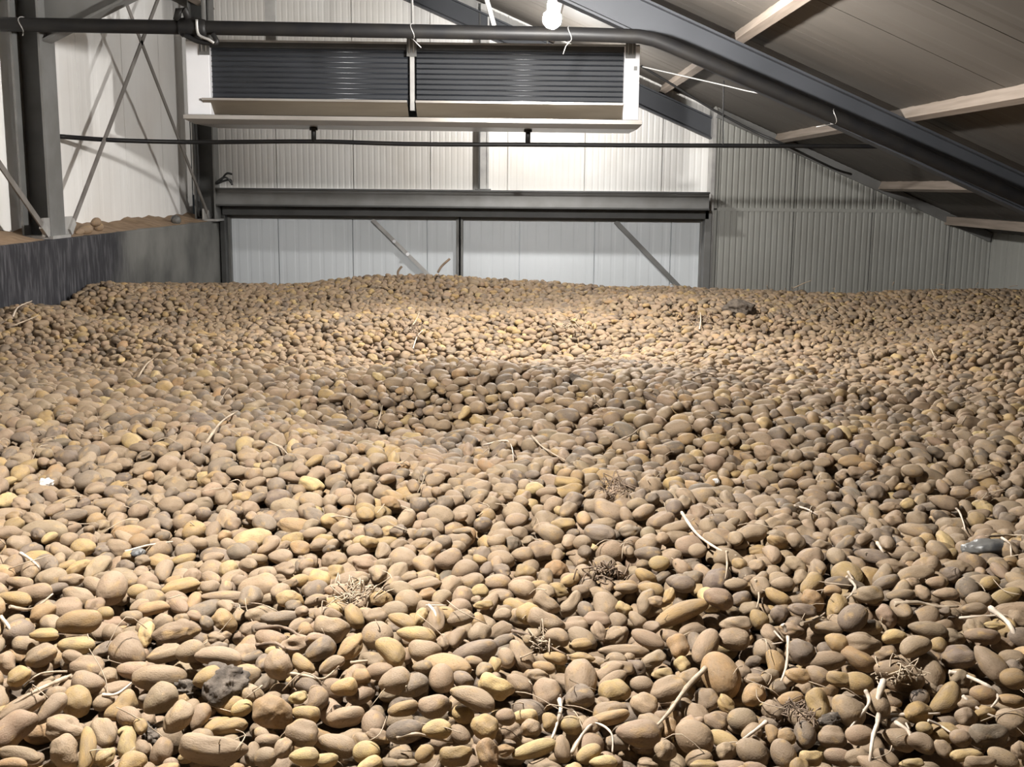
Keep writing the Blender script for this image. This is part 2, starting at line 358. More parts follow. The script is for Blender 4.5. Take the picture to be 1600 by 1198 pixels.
# lintel, wall post, doors
lt = tag(empty('door_lintel', (-.7, 14.3, -.17)), 'long grey steel beam over the two door leaves', 'beam', None, 'structure')
MB().box(-3.80, 2.30, 14.22, 14.40, -.085, -.065).build('top_flange', M['steel_dark'], lt)
MB().box(-3.80, 2.30, 14.22, 14.40, -.285, -.265).build('bottom_flange', M['steel_dark'], lt)
MB().box(-3.80, 2.30, 14.27, 14.29, -.27, -.08).build('web', M['steel'], lt)
MB().box(-3.78, 2.33, 14.45, 14.62, -.40, -.16).build('gap_shade_strip', M['steel_dark'], lt)  # dark strip put in for the shaded gap under the lintel
wp = tag(empty('wall_post', (-.5, 14.5, -.065)), 'slim steel post rising from the lintel to the roof', 'post', None, 'structure')
MB().box(-.565, -.545, 14.64, 14.77, -.052, 2.2).build('flange', M['steel_dark'], wp)  # darker steel paints shade onto the post's left side
MB().box(-.46, -.44, 14.64, 14.77, -.052, 2.2).build('flange', M['galv'], wp)
MB().box(-.545, -.46, 14.66, 14.67, -.052, 2.2).build('web', M['galv'], wp)
MB().box(-.60, -.41, 14.36, 14.77, -.064, -.052).build('base_plate', M['steel_dark'], wp)
tag(MB().box(-3.83, -3.765, 14.5, 14.72, -E, -.29).build('trim_1', M['steel_dark'], bevel=.006), 'black door jamb beside the concrete wall', 'jamb', None, 'structure')
tag(MB().box(2.285, 2.372, 14.45, 14.72, -E, -.29).build('trim_2', M['steel'], bevel=.006), 'grey door jamb beside the grey ribbed wall', 'jamb', None, 'structure')

def door(name, x0, x1, seams, label):
    d = tag(empty(name, ((x0 + x1) / 2, 14.7, -E)), label, 'door', 'sliding door leaves', 'structure')
    ed = [x0 + .02] + seams + [x1 - .02]
    for a, b in zip(ed[:-1], ed[1:]):
        panel(MB(), a, b, lambda u: -E + .02, lambda u: -.43, lambda u, v, n: (u, 14.71 - n, v), rib=.16, dep=.002).build('door_panel', M['door'], d)
    MB().box(x0, x1, 14.64, 14.8, -.44, -.37).build('top_rail', M['steel'], d)
    for a in (x0, x1 - .028): MB().box(a, a + .028, 14.64, 14.8, -E + .02, -.44).build('side_rail', M['steel'], d)
    return d
sm = [at(q, 400, 14.7)[0] for q in (435, 551, 667, 811, 928, 1047)]
d1 = door('door_1', -3.765, -.815, sm[:3], 'pale grey door leaf with a light brace next to the concrete wall')
d2 = door('door_2', -.79, 2.29, sm[3:], 'pale grey door leaf with a dark brace next to the grey wall')
p, q = at(582, 343, 14.66), at(664, 424, 14.66); q = p + (q - p) * 4
MB().bar(p, q, .02, .045).build('diagonal_brace', M['galv'], d1)
for t in ((616, 377), (637, 397)):
    c = at(*t, 14.64); MB().tube([(c[0], c[1] - .015, c[2]), (c[0], c[1] + .015, c[2])], .022, 10).build('brace_glint', M['white'], d1)  # white discs painting two lamp glints on the brace
p, q = at(962, 346, 14.66), at(1053, 440, 14.66); q = p + (q - p) * 3.2
MB().bar(p, q, .03, .06).build('diagonal_brace', M['steel'], d2)

# ---------------------------------------------------------------- air cooler hung in front of the gable
TILT = .004
def cz(x): return -TILT * (x + 1.05)
ac = tag(empty('air_cooler', (-1.05, 11.4, .55)), 'long white-ended air cooler with dark coils hung from the roof', 'air cooler')
def cbox(x0, x1, y0, y1, z0, z1, name, mat, parent=ac, bevel=0):
    vs = [(x, y, z + cz(x)) for z in (z0, z1) for y in (y0, y1) for x in (x0, x1)]
    return MB().add(vs, [(0, 2, 3, 1), (4, 5, 7, 6), (0, 1, 5, 4), (2, 6, 7, 3), (0, 4, 6, 2), (1, 3, 7, 5)]).build(name, mat, parent, bevel)
cbox(-3.165, -2.945, 10.98, 11.85, .62, 1.285, 'end_plate', M['white'], bevel=.006)
cbox(.93, 1.075, 10.98, 11.85, .62, 1.29, 'end_plate', M['white'], bevel=.006)
cbox(-3.165, 1.075, 11.0, 11.85, 1.285, 1.305, 'top_cover', M['galv'])
cbox(-2.945, .93, 11.00, 11.03, 1.235, 1.285, 'front_rail', M['steel_dark'])
cbox(-2.945, .93, 11.45, 11.85, .66, 1.28, 'fan_housing', M['steel_dark'])
for a, b in ((-2.945, -1.085), (-1.015, .93)):
    c = cbox(a, b, 11.06, 11.44, .745, 1.28, 'coil', M['coil'])
    for i in range(10):
        z = .785 + i * .0475
        MB().tube([(a, 11.055, z + cz(a)), (b, 11.055, z + cz(b))], .0075, 14).build('coil_tube', M['coil_tube'], c)
    # slanted drip guard below each coil
    x0, x1 = (a - .075, b - .01) if a < -2 else (a + .0, b - .0)
    vs = [(x, y, z + cz(x)) for x in (x0, x1) for y, z in ((10.95, .755), (10.96, .762), (11.12, .635), (11.10, .63))]
    g = MB().add(vs, [(0, 1, 2, 3), (7, 6, 5, 4), (0, 4, 5, 1), (1, 5, 6, 2), (2, 6, 7, 3), (3, 7, 4, 0)])
    gd = g.build('drip_guard', M['lip'], ac)
    MB().bar((x0, 10.95, .762 + cz(x0)), (x1, 10.95, .762 + cz(x1)), .014, .02).build('rolled_edge', M['stainless'], gd)
cbox(-1.072, -1.028, 10.985, 11.06, .68, 1.285, 'centre_post', M['galv'], bevel=.004)
tr = MB()
vs = []
for x in (-3.175, 1.10):
    for y, z in ((10.86, .612), (10.86, .575), (10.98, .535), (11.86, .535), (11.86, .66), (11.84, .66), (11.84, .575), (10.97, .565), (10.88, .585), (10.88, .612)):
        xx = x if z > .56 else x * .985 - .016 * (1 if x > 0 else -1)
        vs.append((xx, y, z + cz(x)))
tr.add(vs, [(i, (i + 1) % 10, 10 + (i + 1) % 10, 10 + i) for i in range(10)] + [tuple(range(10))[::-1], tuple(range(10, 20))])
tray = tr.build('drip_tray', M['stainless'], ac)
for q in (490, 825):
    c = at(q, 204, 11.3)
    MB().tube([(c[0], 11.3, .55), (c[0], 11.3, .40)], .024, 10).build('drain_spout', M['pipe'], tray)
    MB().tube([(c[0], 11.3, .535), (c[0], 11.3, .505)], .04, 10).build('drain_nut', M['pipe'], tray)
for X in (-2.985, -1.05, .985):
    h = MB().box(X - .045, X + .045, 10.955, 10.975, 1.17, 1.36).build('hanger_bracket', M['steel'], ac)
    zt = roof(X) + .0
    MB().tube([(X, 10.99, 1.28), (X, 10.99, zt)], .009 if X > -2 else .022, 8).build('hanger_rod', M['steel'], h)
    MB().tube([(X - .02, 10.945, 1.20), (X - .02, 10.945, 1.33)], .007, 6).build('bolt', M['galv'], h)
    MB().tube([(X + .02, 10.945, 1.20), (X + .02, 10.945, 1.33)], .007, 6).build('bolt', M['galv'], h)
c = at(423, 60, 11.4)
MB().box(c[0] - .05, c[0] + .05, 11.4, 11.48, 1.30, roof(c[0])).build('rear_hanger', M['galv'], ac)
MB().box(1.02, 1.05, 10.965, 10.98, 1.06, 1.10).build('latch', M['steel'], ac)

# ---------------------------------------------------------------- pipes, cables
PR = .055
pp = [(-4.23, 9.3, 1.215)] + [(-4.1 + i * .5, 9.3, 1.213 - .009 * (-4.1 + i * .5 + 4.1)) for i in range(11)]
pp = [p for p in pp if p[0] < .82] + [(.90, 9.3, 1.160), (1.02, 9.3, 1.135), (1.12, 9.3, 1.10), (1.22, 9.3, 1.06)] + [(X, 9.3, 1.06 - .405 * (X - 1.22)) for X in (1.5, 2, 2.5, 3, 3.5, 4, 4.5, 5.0)]
bp_ = MB().tube(pp, PR, 16).build('black_pipe', M['pipe'])
tag(bp_, 'thick black pipe running level above the cooler then down the rafter', 'pipe')
def zpipe(X):
    for a, b in zip(pp[:-1], pp[1:]):
        if a[0] <= X <= b[0]: return a[2] + (b[2] - a[2]) * (X - a[0]) / (b[0] - a[0])
for i, q in enumerate((36, 645, 890, 1302)):
    X = at(q, 45 if q < 1000 else 190, 9.3)[0]; z = zpipe(X)
    loop = [(X + .015 * math.sin(2 * t), 9.3 + (PR + .004) * math.cos(t), z + (PR + .004) * math.sin(t)) for t in np.linspace(-math.pi / 2, math.pi * 1.5, 17)]
    ends = {36: [(X + .02, 9.24, z - .09)], 645: [(X + .07, 9.23, z - .13)], 890: [(X - .03, 9.24, z - .10), (X - .05, 9.24, z - .16)], 1302: [(X - .06, 9.23, z - .07), (X - .15, 9.23, z - .085)]}[q]
    MB().tube(loop + ends, .004, 6).build('wire_tie', M['galv'], bp_)
    zt = roof(X) - .02
    if q in (645,): MB().tube([(X, 9.3, z + PR), (X, 9.3, zt)], .004, 6).build('hanging_wire', M['galv'], bp_)
X = at(300, 40, 9.3)[0]; z = zpipe(X)
cp = MB().tube([(X - .10, 9.3, z), (X - .08, 9.3, z), (X + .02, 9.3, z), (X + .10, 9.3, z - .01), (X + .12, 9.3, z - .01)], [.057, .075, .08, .07, .057], 14).build('coupling', M['pipe'], bp_)
MB().tube([(X - .11, 9.27, z + .05), (X - .09, 9.26, z + .12), (X - .04, 9.26, z + .13), (X - .02, 9.27, z + .06)], .03, 10).build('clamp_lever', M['pipe'], cp)
MB().tube(smooth_path([(X + .06, 9.22, z + .05), (X + .07, 9.22, z - .06), (X + .15, 9.21, z - .10), (X + .19, 9.22, z - .125)]), .011, 8).build('clamp_clip', M['galv'], cp)
MB().tube(smooth_path([(X - .05, 9.26, z - .06), (X + .06, 9.25, z - .11), (X + .2, 9.25, z - .12), (X + .17, 9.26, z - .05)]), .02, 8).build('strap_tail', M['pipe'], cp)

dp = [at(92, 213, 10.42), at(180, 219, 10.9), at(306, 222, 11.3), at(490, 221, 11.3), at(640, 225, 11.3), at(825, 226, 11.3), at(1000, 227, 11.3), at(1235, 228, 11.3), at(1420, 229, 11.3)]
tag(MB().tube(smooth_path(dp, 6), .021, 10).build('drain_pipe', M['pipe']), 'thin black drain pipe running level under the air cooler', 'pipe')
def cable(name, pts, r, mat, label, cat='cable', g=None):
    return tag(MB().tube(smooth_path(pts, 6), r, 6).build(name, M[mat]), label, cat, g)
cable('power_cable', [at(1002, 103, 11.1), at(1050, 132, 11.2), at(1112, 170, 11.3), at(1180, 206, 11.35), at(1222, 224, 11.33), at(1300, 262, 11.9), at(1330, 272, 12.4)], .012, 'cable', 'black cable sagging from the cooler end towards the grey wall')
cable('lamp_cable', [at(1003, 104, 11.1), at(1060, 117, 10.9), at(1130, 133, 10.7), at(1172, 143, 10.5), at(1215, 150, 10.2)], .006, 'cable_white', 'white cable running from the cooler end to the rafter')
cable('hanging_wire', [at(1131, 126, 11.28), at(1130, 180, 11.28), at(1130, 227, 11.28)], .006, 'cable', 'thin upright wire holding up the drain pipe', 'wire')
cable('column_cable', [at(305, 190, 14.2), at(309, 260, 14.2), at(311, 338, 14.2)], .02, 'cable', 'black cable running down the far corner column')
cable('white_conduit', [at(754, -22, 9.75), at(763, 8, 9.75), at(772, 40, 9.75)], .02, 'cable_white', 'short white conduit hanging down behind the black pipe', 'conduit')
sw = MB()
cc = at(350, 290, 14.25)
for pts in ([(-.12, 0, 0), (-.05, -.02, .06), (.03, 0, .09), (.09, .01, .02)], [(-.06, .02, .02), (.0, 0, .10), (.05, -.02, .14), (.11, -.02, .13)], [(-.1, .02, .01), (0, .03, .05), (.08, .02, .06), (.1, 0, -.0)]):
    sw.tube(smooth_path([cc + np.array(p_) + [.0, .0, .01] for p_ in pts]), .013, 6)
tag(sw.build('cable_scrap', M['cable']), 'small dark tangle of cable on the end of the lintel', 'scrap')

# ---------------------------------------------------------------- lamps
def bulb_material(w, r):
    m, nt, N, L, b = mat_new('lamp_glow'); em = N.new('ShaderNodeEmission')
    em.inputs['Color'].default_value = (*LAMP_COLOR, 1); em.inputs['Strength'].default_value = w / (4 * math.pi ** 2 * r * r)
    L.new(em.outputs[0], N['Material Output'].inputs['Surface']); return m
RB = .062
for i, (p, w) in enumerate(LAMPS):
    lp = tag(empty('pendant_lamp', p), ['glowing white lamp hanging beside the black pipe', 'lamp hanging from the roof over the front of the heap', 'lamp hanging behind the air cooler before the gable wall'][i], 'lamp', 'pendant lamps')
    bm = bmesh.new(); bmesh.ops.create_icosphere(bm, subdivisions=2, radius=RB); me = bpy.data.meshes.new('bulb'); bm.to_mesh(me); bm.free()
    me.polygons.foreach_set('use_smooth', [True] * len(me.polygons)); me.materials.append(bulb_material(w, RB))
    b = bpy.data.objects.new('bulb', me); COL.objects.link(b); b.parent = lp
    MB().tube([(p[0], p[1], p[2] + RB * .9), (p[0], p[1], p[2] + RB + .03), (p[0], p[1], p[2] + RB + .08), (p[0], p[1], p[2] + RB + .09)], [.03, .032, .026, .012], 12).build('socket', M['white'], lp)
    if i == 1:      # unseen dish added to keep this lamp's light off roof and upper walls
        ring = [(.035, .10), (.09, .09), (.15, .05), (.19, .0), (.205, -.06), (.200, -.06), (.185, .0), (.145, .045), (.088, .083), (.035, .092)]
        n_ = 32; vs = [(p[0] + r_ * math.cos(2 * math.pi * k / n_), p[1] + r_ * math.sin(2 * math.pi * k / n_), p[2] + z_) for r_, z_ in ring for k in range(n_)]; m_ = len(ring)
        MB().add(vs, [(a_ * n_ + k, a_ * n_ + (k + 1) % n_, ((a_ + 1) % m_) * n_ + (k + 1) % n_, ((a_ + 1) % m_) * n_ + k) for a_ in range(m_) for k in range(n_)], True).build('added_reflector', M['white'], lp)
    MB().tube([(p[0], p[1], p[2] + RB + .08), (p[0], p[1], roof(p[0]))], .005, 6).build('cord', M['cable_white'], lp)

# ---------------------------------------------------------------- the heap of potatoes
rng = np.random.default_rng(11)
def sstep(a, b, x): t = np.clip((x - a) / (b - a), 0, 1); return t * t * (3 - 2 * t)
_kx = rng.normal(size=(14, 2)) * np.array([[1.4]] * 6 + [[3.0]] * 8); _ph = rng.uniform(0, 6.28, 14)
def heap_z(x, y):
    """mean top of the heap, eye-relative"""
    prof = np.interp(y, [0, 2.0, 2.8, 4.0, 4.7, 5.4, 6.2, 7.0, 7.8, 8.5, 9.6, 10.6, 11.4, 11.9, 12.5, 13.4, 14.4],
                     [-1.16, -1.12, -1.03, -.985, -.955, -.925, -1.0, -1.08, -1.12, -1.10, -1.05, -1.015, -1.005, -1.06, -1.40, -2.0, -2.6])
    z = prof + .07 * np.exp(-((x - .1) / 1.1) ** 2 - ((y - 5.3) / .6) ** 2) - .08 * np.exp(-((x + .2) / 1.3) ** 2 - ((y - 7.3) / .8) ** 2)
    z = z - .07 * np.exp(-((x + .45) / .5) ** 2 - ((y - 4.75) / .25) ** 2)
    z = z + .16 * sstep(-2.3, -3.7, x) * sstep(6, 8, y) * sstep(11.4, 9.5, y) + .095 * np.exp(-((x + .62) / 1.25) ** 4 - ((y - 11.3) / .6) ** 2)
    z = z + (.03 * sstep(3.2, 4.2, x) - .012 * sstep(1, 2.2, x)) * sstep(8, 11, y)
    n = sum(np.sin(k[0] * x + k[1] * y + p) for k, p in zip(_kx, _ph))
    return z + (.012 * n * sstep(1, 3.5, y) + .006 * n) * (1 - .75 * sstep(9, 10.8, y))

X0, X1, Y0, Y1, G = -3.86, 5.9, 1.35, 12.75, .01
NX, NY = int((X1 - X0) / G) + 1, int((Y1 - Y0) / G) + 1
gx = X0 + G * np.arange(NX); gy = Y0 + G * np.arange(NY)
S = heap_z(gx[None, :], gy[:, None])
DEPTH = np.interp(gy, [2, 5, 8], [.125, .10, .075])[:, None]
H = S - DEPTH
inside = (np.abs(gx[None, :] - .0) < .475 * gy[:, None] + .75) & (gx[None, :] > X0 + .07) & (gx[None, :] < X1 - .08)
inside[:5] = False; inside[-5:] = False
inside &= ~((gy[:, None] > 12.0) & (S < -1.25))

TINTS = {'t': (.395, .285, .181), 'g': (.50, .338, .148), 'y': (.64, .465, .215), 'd': (.235, .18, .132), 'p': (.385, .268, .172), 'o': (.47, .30, .148)}
CLASS = list('tpdgoy'); PROB = [.53, .17, .18, .07, .03, .02]

def axes_from(d, spin=0.):
    d = d / np.linalg.norm(d); s = np.cross([0, 0, 1.], d)
    if np.linalg.norm(s) < 1e-3: s = np.array([1., 0, 0])
    s /= np.linalg.norm(s); u = np.cross(d, s)
    c, n = math.cos(spin), math.sin(spin)
    return np.stack([d, c * s + n * u, c * u - n * s], 1)          # columns: long, wide, high

def footprint(R, ax):
    """bottom / top offsets of an ellipsoid on the 1 cm grid around its centre"""
    A = R @ np.diag(1 / np.square(ax)) @ R.T
    Q = R @ np.diag(np.square(ax)) @ R.T
    hx, hy = int(math.sqrt(Q[0, 0]) / G) + 1, int(math.sqrt(Q[1, 1]) / G) + 1
    x = G * np.arange(-hx, hx + 1)[None, :]; y = G * np.arange(-hy, hy + 1)[:, None]
    B = A[0, 2] * x + A[1, 2] * y; C = A[0, 0] * x * x + 2 * A[0, 1] * x * y + A[1, 1] * y * y - 1
    D = B * B - A[2, 2] * C; ok = D > 0; q = np.sqrt(np.maximum(D, 0))
    bot = np.where(ok, (-B - q) / A[2, 2], 1e3); top = np.where(ok, (-B + q) / A[2, 2], -1e3)
    return hx, hy, bot, top

LIB = []
for i in range(260):
    L_ = float(np.clip(rng.normal(.077, .021), .036, .14)); W_ = L_ * float(np.clip(rng.normal(.69, .13), .40, .97)); W_ = min(W_, .078)
    H_ = W_ * rng.uniform(.82, .98); yaw = rng.uniform(0, 2 * math.pi); tilt = rng.normal(0, .22)
    d = np.array([math.cos(yaw) * math.cos(tilt), math.sin(yaw) * math.cos(tilt), math.sin(tilt)])
    R = axes_from(d, rng.uniform(-.5, .5)); ax = np.array([L_, W_, H_]) / 2
    LIB.append((R, ax) + footprint(R, ax))

POT = []      # (centre, R, semi-axes, class, traced)
def put(c, R, ax, cl, fp, traced=False):
    j, i = int(round((c[0] - X0) / G)), int(round((c[1] - Y0) / G)); hx, hy, bot, top = fp
    a0, a1, b0, b1 = max(i - hy, 0), min(i + hy + 1, NY), max(j - hx, 0), min(j + hx + 1, NX)
    t = top[a0 - i + hy:a1 - i + hy, b0 - j + hx:b1 - j + hx] + c[2]
    h = H[a0:a1, b0:b1]; np.maximum(h, t, out=h)
    POT.append((np.array(c, float), R, ax, cl, traced))

SINK = .010
cells = np.argwhere(inside)
def fill(n, ceil, K=7, ylim=None):
    cc = cells if ylim is None else cells[(gy[cells[:, 0]] > ylim[0]) & (gy[cells[:, 0]] < ylim[1])]
    pick = rng.integers(0, len(cc), (n, K)); lib = rng.integers(0, len(LIB), n); cls = rng.choice(len(CLASS), n, p=PROB); placed = 0
    for s in range(n):
        R, ax, hx, hy, bot, top = LIB[lib[s]]; best = None
        for k in pick[s]:
            i, j = cc[k]
            if i < hy or j < hx or i + hy >= NY or j + hx >= NX: continue
            z = (H[i - hy:i + hy + 1, j - hx:j + hx + 1] - bot).max() - SINK
            e = z - S[i, j]
            if best is None or e < best[0]: best = (e, i, j, z)
        if best is None or best[0] + ax[2] > ceil: continue
        _, i, j, z = best
        put((gx[j] + rng.uniform(-.004, .004), gy[i] + rng.uniform(-.004, .004), z), R, ax, CLASS[cls[s]], (hx, hy, bot, top)); placed += 1
    return placed

# potatoes of the foreground one by one as the photograph shows them: crop origin, then x, y, length, width, slant, colour
TR = {(0, 900): """120 40 180 90 10 t;90 140 230 100 10 g;270 230 170 130 -40 o;420 220 220 180 0 p;490 130 230 130 25 t;700 75 220 180 90 t;860 95 130 100 0 g;1130 70 260 110 -15 g;1310 70 130 100 0 t;1390 130 280 90 0 t;1570 140 170 150 90 d;600 60 200 100 30 t;660 230 110 90 0 g;960 200 210 90 -10 o;1010 290 140 120 -40 t;910 365 175 100 85 y;1100 350 300 150 -15 t;1290 290 110 85 60 d;1400 280 180 150 60 o;1350 390 120 90 0 t;490 290 280 170 -10 o;480 430 240 130 -5 y;280 370 190 90 0 g;150 430 170 130 10 t;790 470 270 215 60 p;260 500 200 140 -30 t;40 540 150 130 90 t;120 630 150 125 -40 g;550 580 240 170 10 p;1040 490 240 120 -15 t;1190 470 180 150 -30 t;1370 500 305 130 5 t;990 640 350 190 0 t;1300 640 190 150 -20 g;1000 770 230 185 -50 t;480 780 210 185 90 g;130 830 300 140 -35 t;320 830 240 120 -60 t;760 820 250 165 -60 g;1115 885 220 170 -50 t;1250 880 190 115 -75 p;1510 825 140 110 -40 y;80 960 320 200 -45 p;400 960 270 180 10 t;650 985 240 155 55 p;800 1045 225 120 85 y;550 1080 300 100 80 g;400 1100 230 195 90 t;660 1130 150 110 -55 y;1330 1080 430 200 8 t;1440 940 220 110 -10 g;1010 1090 190 140 85 t;120 1110 300 110 10 t;80 1175 200 90 0 o;1580 1110 160 100 90 t;880 940 120 85 60 g""",
(400, 900): """210 145 180 130 5 g;370 150 140 80 -20 t;150 260 250 95 -5 d;310 335 115 100 70 o;470 330 230 180 10 t;400 460 210 160 -35 d;600 440 220 125 -62 g;760 370 200 185 30 t;610 250 190 110 60 g;490 205 110 90 0 y;955 155 180 150 20 t;1040 60 250 105 -12 t;860 60 140 110 -40 t;780 140 160 115 0 g;1155 140 135 115 -50 t;1290 130 165 140 80 t;1400 90 115 95 0 y;1420 180 130 70 0 g;1520 130 165 90 0 t;920 280 200 100 30 g;1030 250 145 90 -60 y;1190 240 150 110 20 g;1280 265 175 110 -15 t;1390 285 130 105 80 g;1530 340 160 125 -30 t;1540 240 120 90 0 t;1000 370 260 125 10 g;1050 470 220 160 15 t;850 470 230 150 45 g;1370 475 300 155 -17 d;1490 560 120 85 -75 y;1570 510 140 110 60 t;140 550 200 175 80 t;290 550 190 100 42 g;470 550 180 100 -35 t;110 470 110 70 0 y;870 660 210 180 -15 t;980 690 210 145 -30 d;1040 570 130 95 0 p;1160 640 200 160 80 p;1290 650 150 120 30 d;1360 760 300 140 27 t;1500 690 230 155 25 y;550 695 170 130 -10 g;650 750 180 115 -15 p;660 630 125 110 0 o;390 765 180 130 85 p;100 850 260 225 20 o;260 760 125 95 0 y;310 860 185 120 10 g;290 990 220 180 20 p;560 880 245 140 -12 p;740 935 200 165 70 t;920 830 195 105 -17 o;1110 815 200 160 -5 t;1295 860 145 135 0 g;1430 950 185 165 35 g;930 970 235 150 -10 d;1130 955 190 130 5 y;1280 990 150 105 50 t;505 1055 260 145 20 t;690 1100 175 150 10 y;300 1130 190 125 0 y;60 1130 150 130 0 t;70 1035 165 110 0 t;180 1070 165 115 -75 t;1250 1120 210 140 -5 g;1450 1110 190 145 80 o;1050 1110 130 110 -60 g;1560 880 125 110 0 p;440 1150 150 100 0 y;950 1175 150 80 0 t;1560 1090 120 80 -15 o""",
(800, 900): """60 80 180 130 20 t;170 55 115 65 0 g;215 170 185 125 42 t;290 90 140 100 20 g;370 170 205 115 -52 t;465 215 130 110 50 d;590 200 220 170 85 t;100 230 150 125 -30 g;210 285 245 150 27 t;400 315 160 130 0 t;285 380 155 120 15 t;540 350 150 90 65 t;660 370 175 125 -42 t;430 430 150 85 -5 g;780 270 135 90 50 t;870 85 170 100 15 g;710 75 150 70 0 t;1070 50 155 115 0 d;910 160 125 80 10 t;985 120 125 70 -70 g;1050 230 380 130 -26 g;1290 140 190 140 25 p;1430 145 145 105 -22 d;1400 50 150 80 0 t;1550 70 150 130 80 t;1540 265 140 115 60 g;1130 300 150 130 -40 t;1210 440 260 145 -60 t;1380 390 205 160 10 t;1400 300 200 115 5 t;700 200 110 80 30 y;850 395 225 115 25 p;990 380 145 110 30 t;700 470 330 95 2 p;660 575 220 115 12 t;880 525 190 110 -22 t;940 610 140 85 0 y;1040 440 165 130 75 o;1065 555 115 95 60 y;428 665 330 215 -83 t;220 740 220 190 85 p;640 722 205 160 -10 g;810 680 150 125 0 t;825 815 190 170 35 t;980 712 245 165 -20 p;1215 780 175 155 70 t;1340 805 155 95 52 g;1310 620 310 250 60 o;1510 745 170 150 -35 o;1510 650 130 85 0 t;1440 905 195 180 0 t;1270 920 160 130 35 p;1140 1010 255 230 25 p;790 985 285 185 5 p;980 950 135 105 85 o;370 930 145 130 0 y;240 910 120 105 80 g;80 880 170 115 0 y;600 890 290 100 -15 o;960 1090 145 140 0 t;1340 1095 145 130 0 t;1500 1100 210 180 25 t;140 1080 300 115 -20 y;310 1080 185 110 80 p;480 1110 175 115 -30 y;570 1165 180 95 0 y;850 1180 130 70 0 t;1200 1182 180 70 0 g;660 1040 140 110 0 d;60 500 250 140 62 t;200 570 150 85 10 o;270 510 160 90 10 g;50 680 200 125 40 p;440 515 170 80 0 g""",
(1200, 900): """90 50 155 100 0 t;270 50 190 130 -40 g;280 150 160 135 50 o;400 90 115 80 0 o;430 40 170 90 0 d;60 130 180 95 35 g;215 212 175 100 22 d;430 190 180 120 -60 g;530 260 205 160 -35 d;630 115 195 135 10 t;740 40 190 95 -20 d;830 122 190 88 -5 t;740 245 155 120 80 p;900 50 135 90 0 p;1050 40 135 90 0 t;1110 112 170 85 0 t;1250 80 160 145 80 d;1480 130 250 110 -22 g;1290 205 170 85 0 t;630 322 170 100 -5 t;380 320 175 85 12 t;150 340 160 100 0 p;780 378 160 100 -10 y;1000 335 250 115 12 t;910 440 205 140 -22 t;1150 385 185 120 5 t;1340 375 225 110 5 p;1420 310 135 60 0 y;210 475 175 160 60 d;430 415 155 125 30 g;600 425 230 150 0 t;560 515 240 130 35 o;780 588 235 140 0 p;1000 575 310 195 72 t;1190 512 220 165 0 d;1390 545 270 150 60 t;1470 430 155 120 20 t;1530 515 175 120 20 t;1530 640 165 140 0 o;350 530 270 130 -8 t;310 620 165 120 40 p;430 640 175 110 20 g;560 668 195 145 12 g;190 620 165 110 20 o;50 545 185 120 85 g;320 812 230 165 82 g;500 840 230 185 55 t;690 790 185 135 85 t;1120 765 270 145 -45 g;1200 640 145 130 30 t;1240 880 155 135 0 t;1380 995 265 170 0 d;1520 910 200 180 40 t;1200 1010 130 115 0 p;975 950 105 90 0 y;820 1020 215 150 20 t;960 1040 170 130 30 t;570 992 175 130 0 p;400 1015 180 160 10 t;235 990 180 145 80 d;110 1000 125 115 0 o;30 985 125 90 80 o;100 1112 200 165 60 t;270 1135 160 110 0 y;440 1130 185 120 10 p;560 1130 165 120 0 t;740 1140 175 110 40 t;1240 1118 210 80 -5 y;1330 1165 210 100 0 t;1470 1140 205 130 30 t;1570 1090 120 100 80 t;900 1170 160 70 0 y;1520 780 175 95 10 o;1340 740 165 130 0 o;1090 1080 130 100 60 t"""}
# a few that stand out farther back: frame x, y, length, width, slant, colour
TR[None] = """60 661 24 16 0 y;97 687 24 18 0 y;115 707 37 26 8 d;22 822 35 28 -35 g;77 840 27 17 -40 y;200 835 57 34 0 o;353 815 42 33 -75 t;378 778 34 24 0 g;378 660 24 14 0 y;384 655 22 18 0 y;12 753 30 15 -25 y;160 722 36 24 10 t;167 733 40 22 0 d;265 718 38 27 -20 t;712 855 34 22 0 t;725 645 30 15 -60 y;752 708 18 14 0 y;768 667 18 13 0 y;661 742 28 35 -85 p;840 655 35 28 20 t;920 675 33 27 55 d;886 770 58 30 -20 g;905 747 34 25 30 o;615 775 38 20 40 o;610 785 34 22 20 o;940 740 20 34 80 d;1090 860 30 24 0 t;1165 700 18 13 0 y;500 905 40 30 20 g;365 780 30 22 0 g;800 850 34 28 -20 d;850 825 36 22 0 t;660 850 40 22 -10 t;505 845 36 24 0 g;300 640 34 24 0 d;430 640 34 20 15 d;1330 720 42 22 0 o;1410 725 32 22 0 t;1475 785 45 25 20 t;1495 770 36 26 35 t;1500 770 30 22 0 t;1310 700 40 22 -20 t;1370 770 34 28 0 d;1425 735 34 22 0 t;1470 1198 1 1 0 t;1290 760 34 26 0 t;1240 740 34 22 -15 o;1400 790 40 24 15 d;1405 865 52 25 0 t;1395 885 50 26 0 t;1050 700 40 24 -10 d;1010 740 38 26 15 t;1130 770 42 26 0 t;985 830 36 24 -15 d;1030 880 34 26 0 g;1060 910 40 30 10 d;870 890 40 34 0 o;560 860 38 26 0 t;440 870 40 28 15 t;330 850 44 32 -10 t;250 880 42 30 20 g;100 790 44 28 0 t;60 800 40 30 0 t;140 800 34 24 0 t"""
def inward(c):
    R = axes_from(c); return R
traced = []
for org, txt in TR.items():
    for item in txt.split(';'):
        a = item.split(); x, y, l, w, an = map(float, a[:5])
        if org is None:
            if l < 5: continue
        else: x, y, l, w = org[0] + x / 4, org[1] + y / 4, l / 4, w / 4
        traced.append((x, y, max(l, w), min(l, w), an if l >= w else an + 90, a[5]))

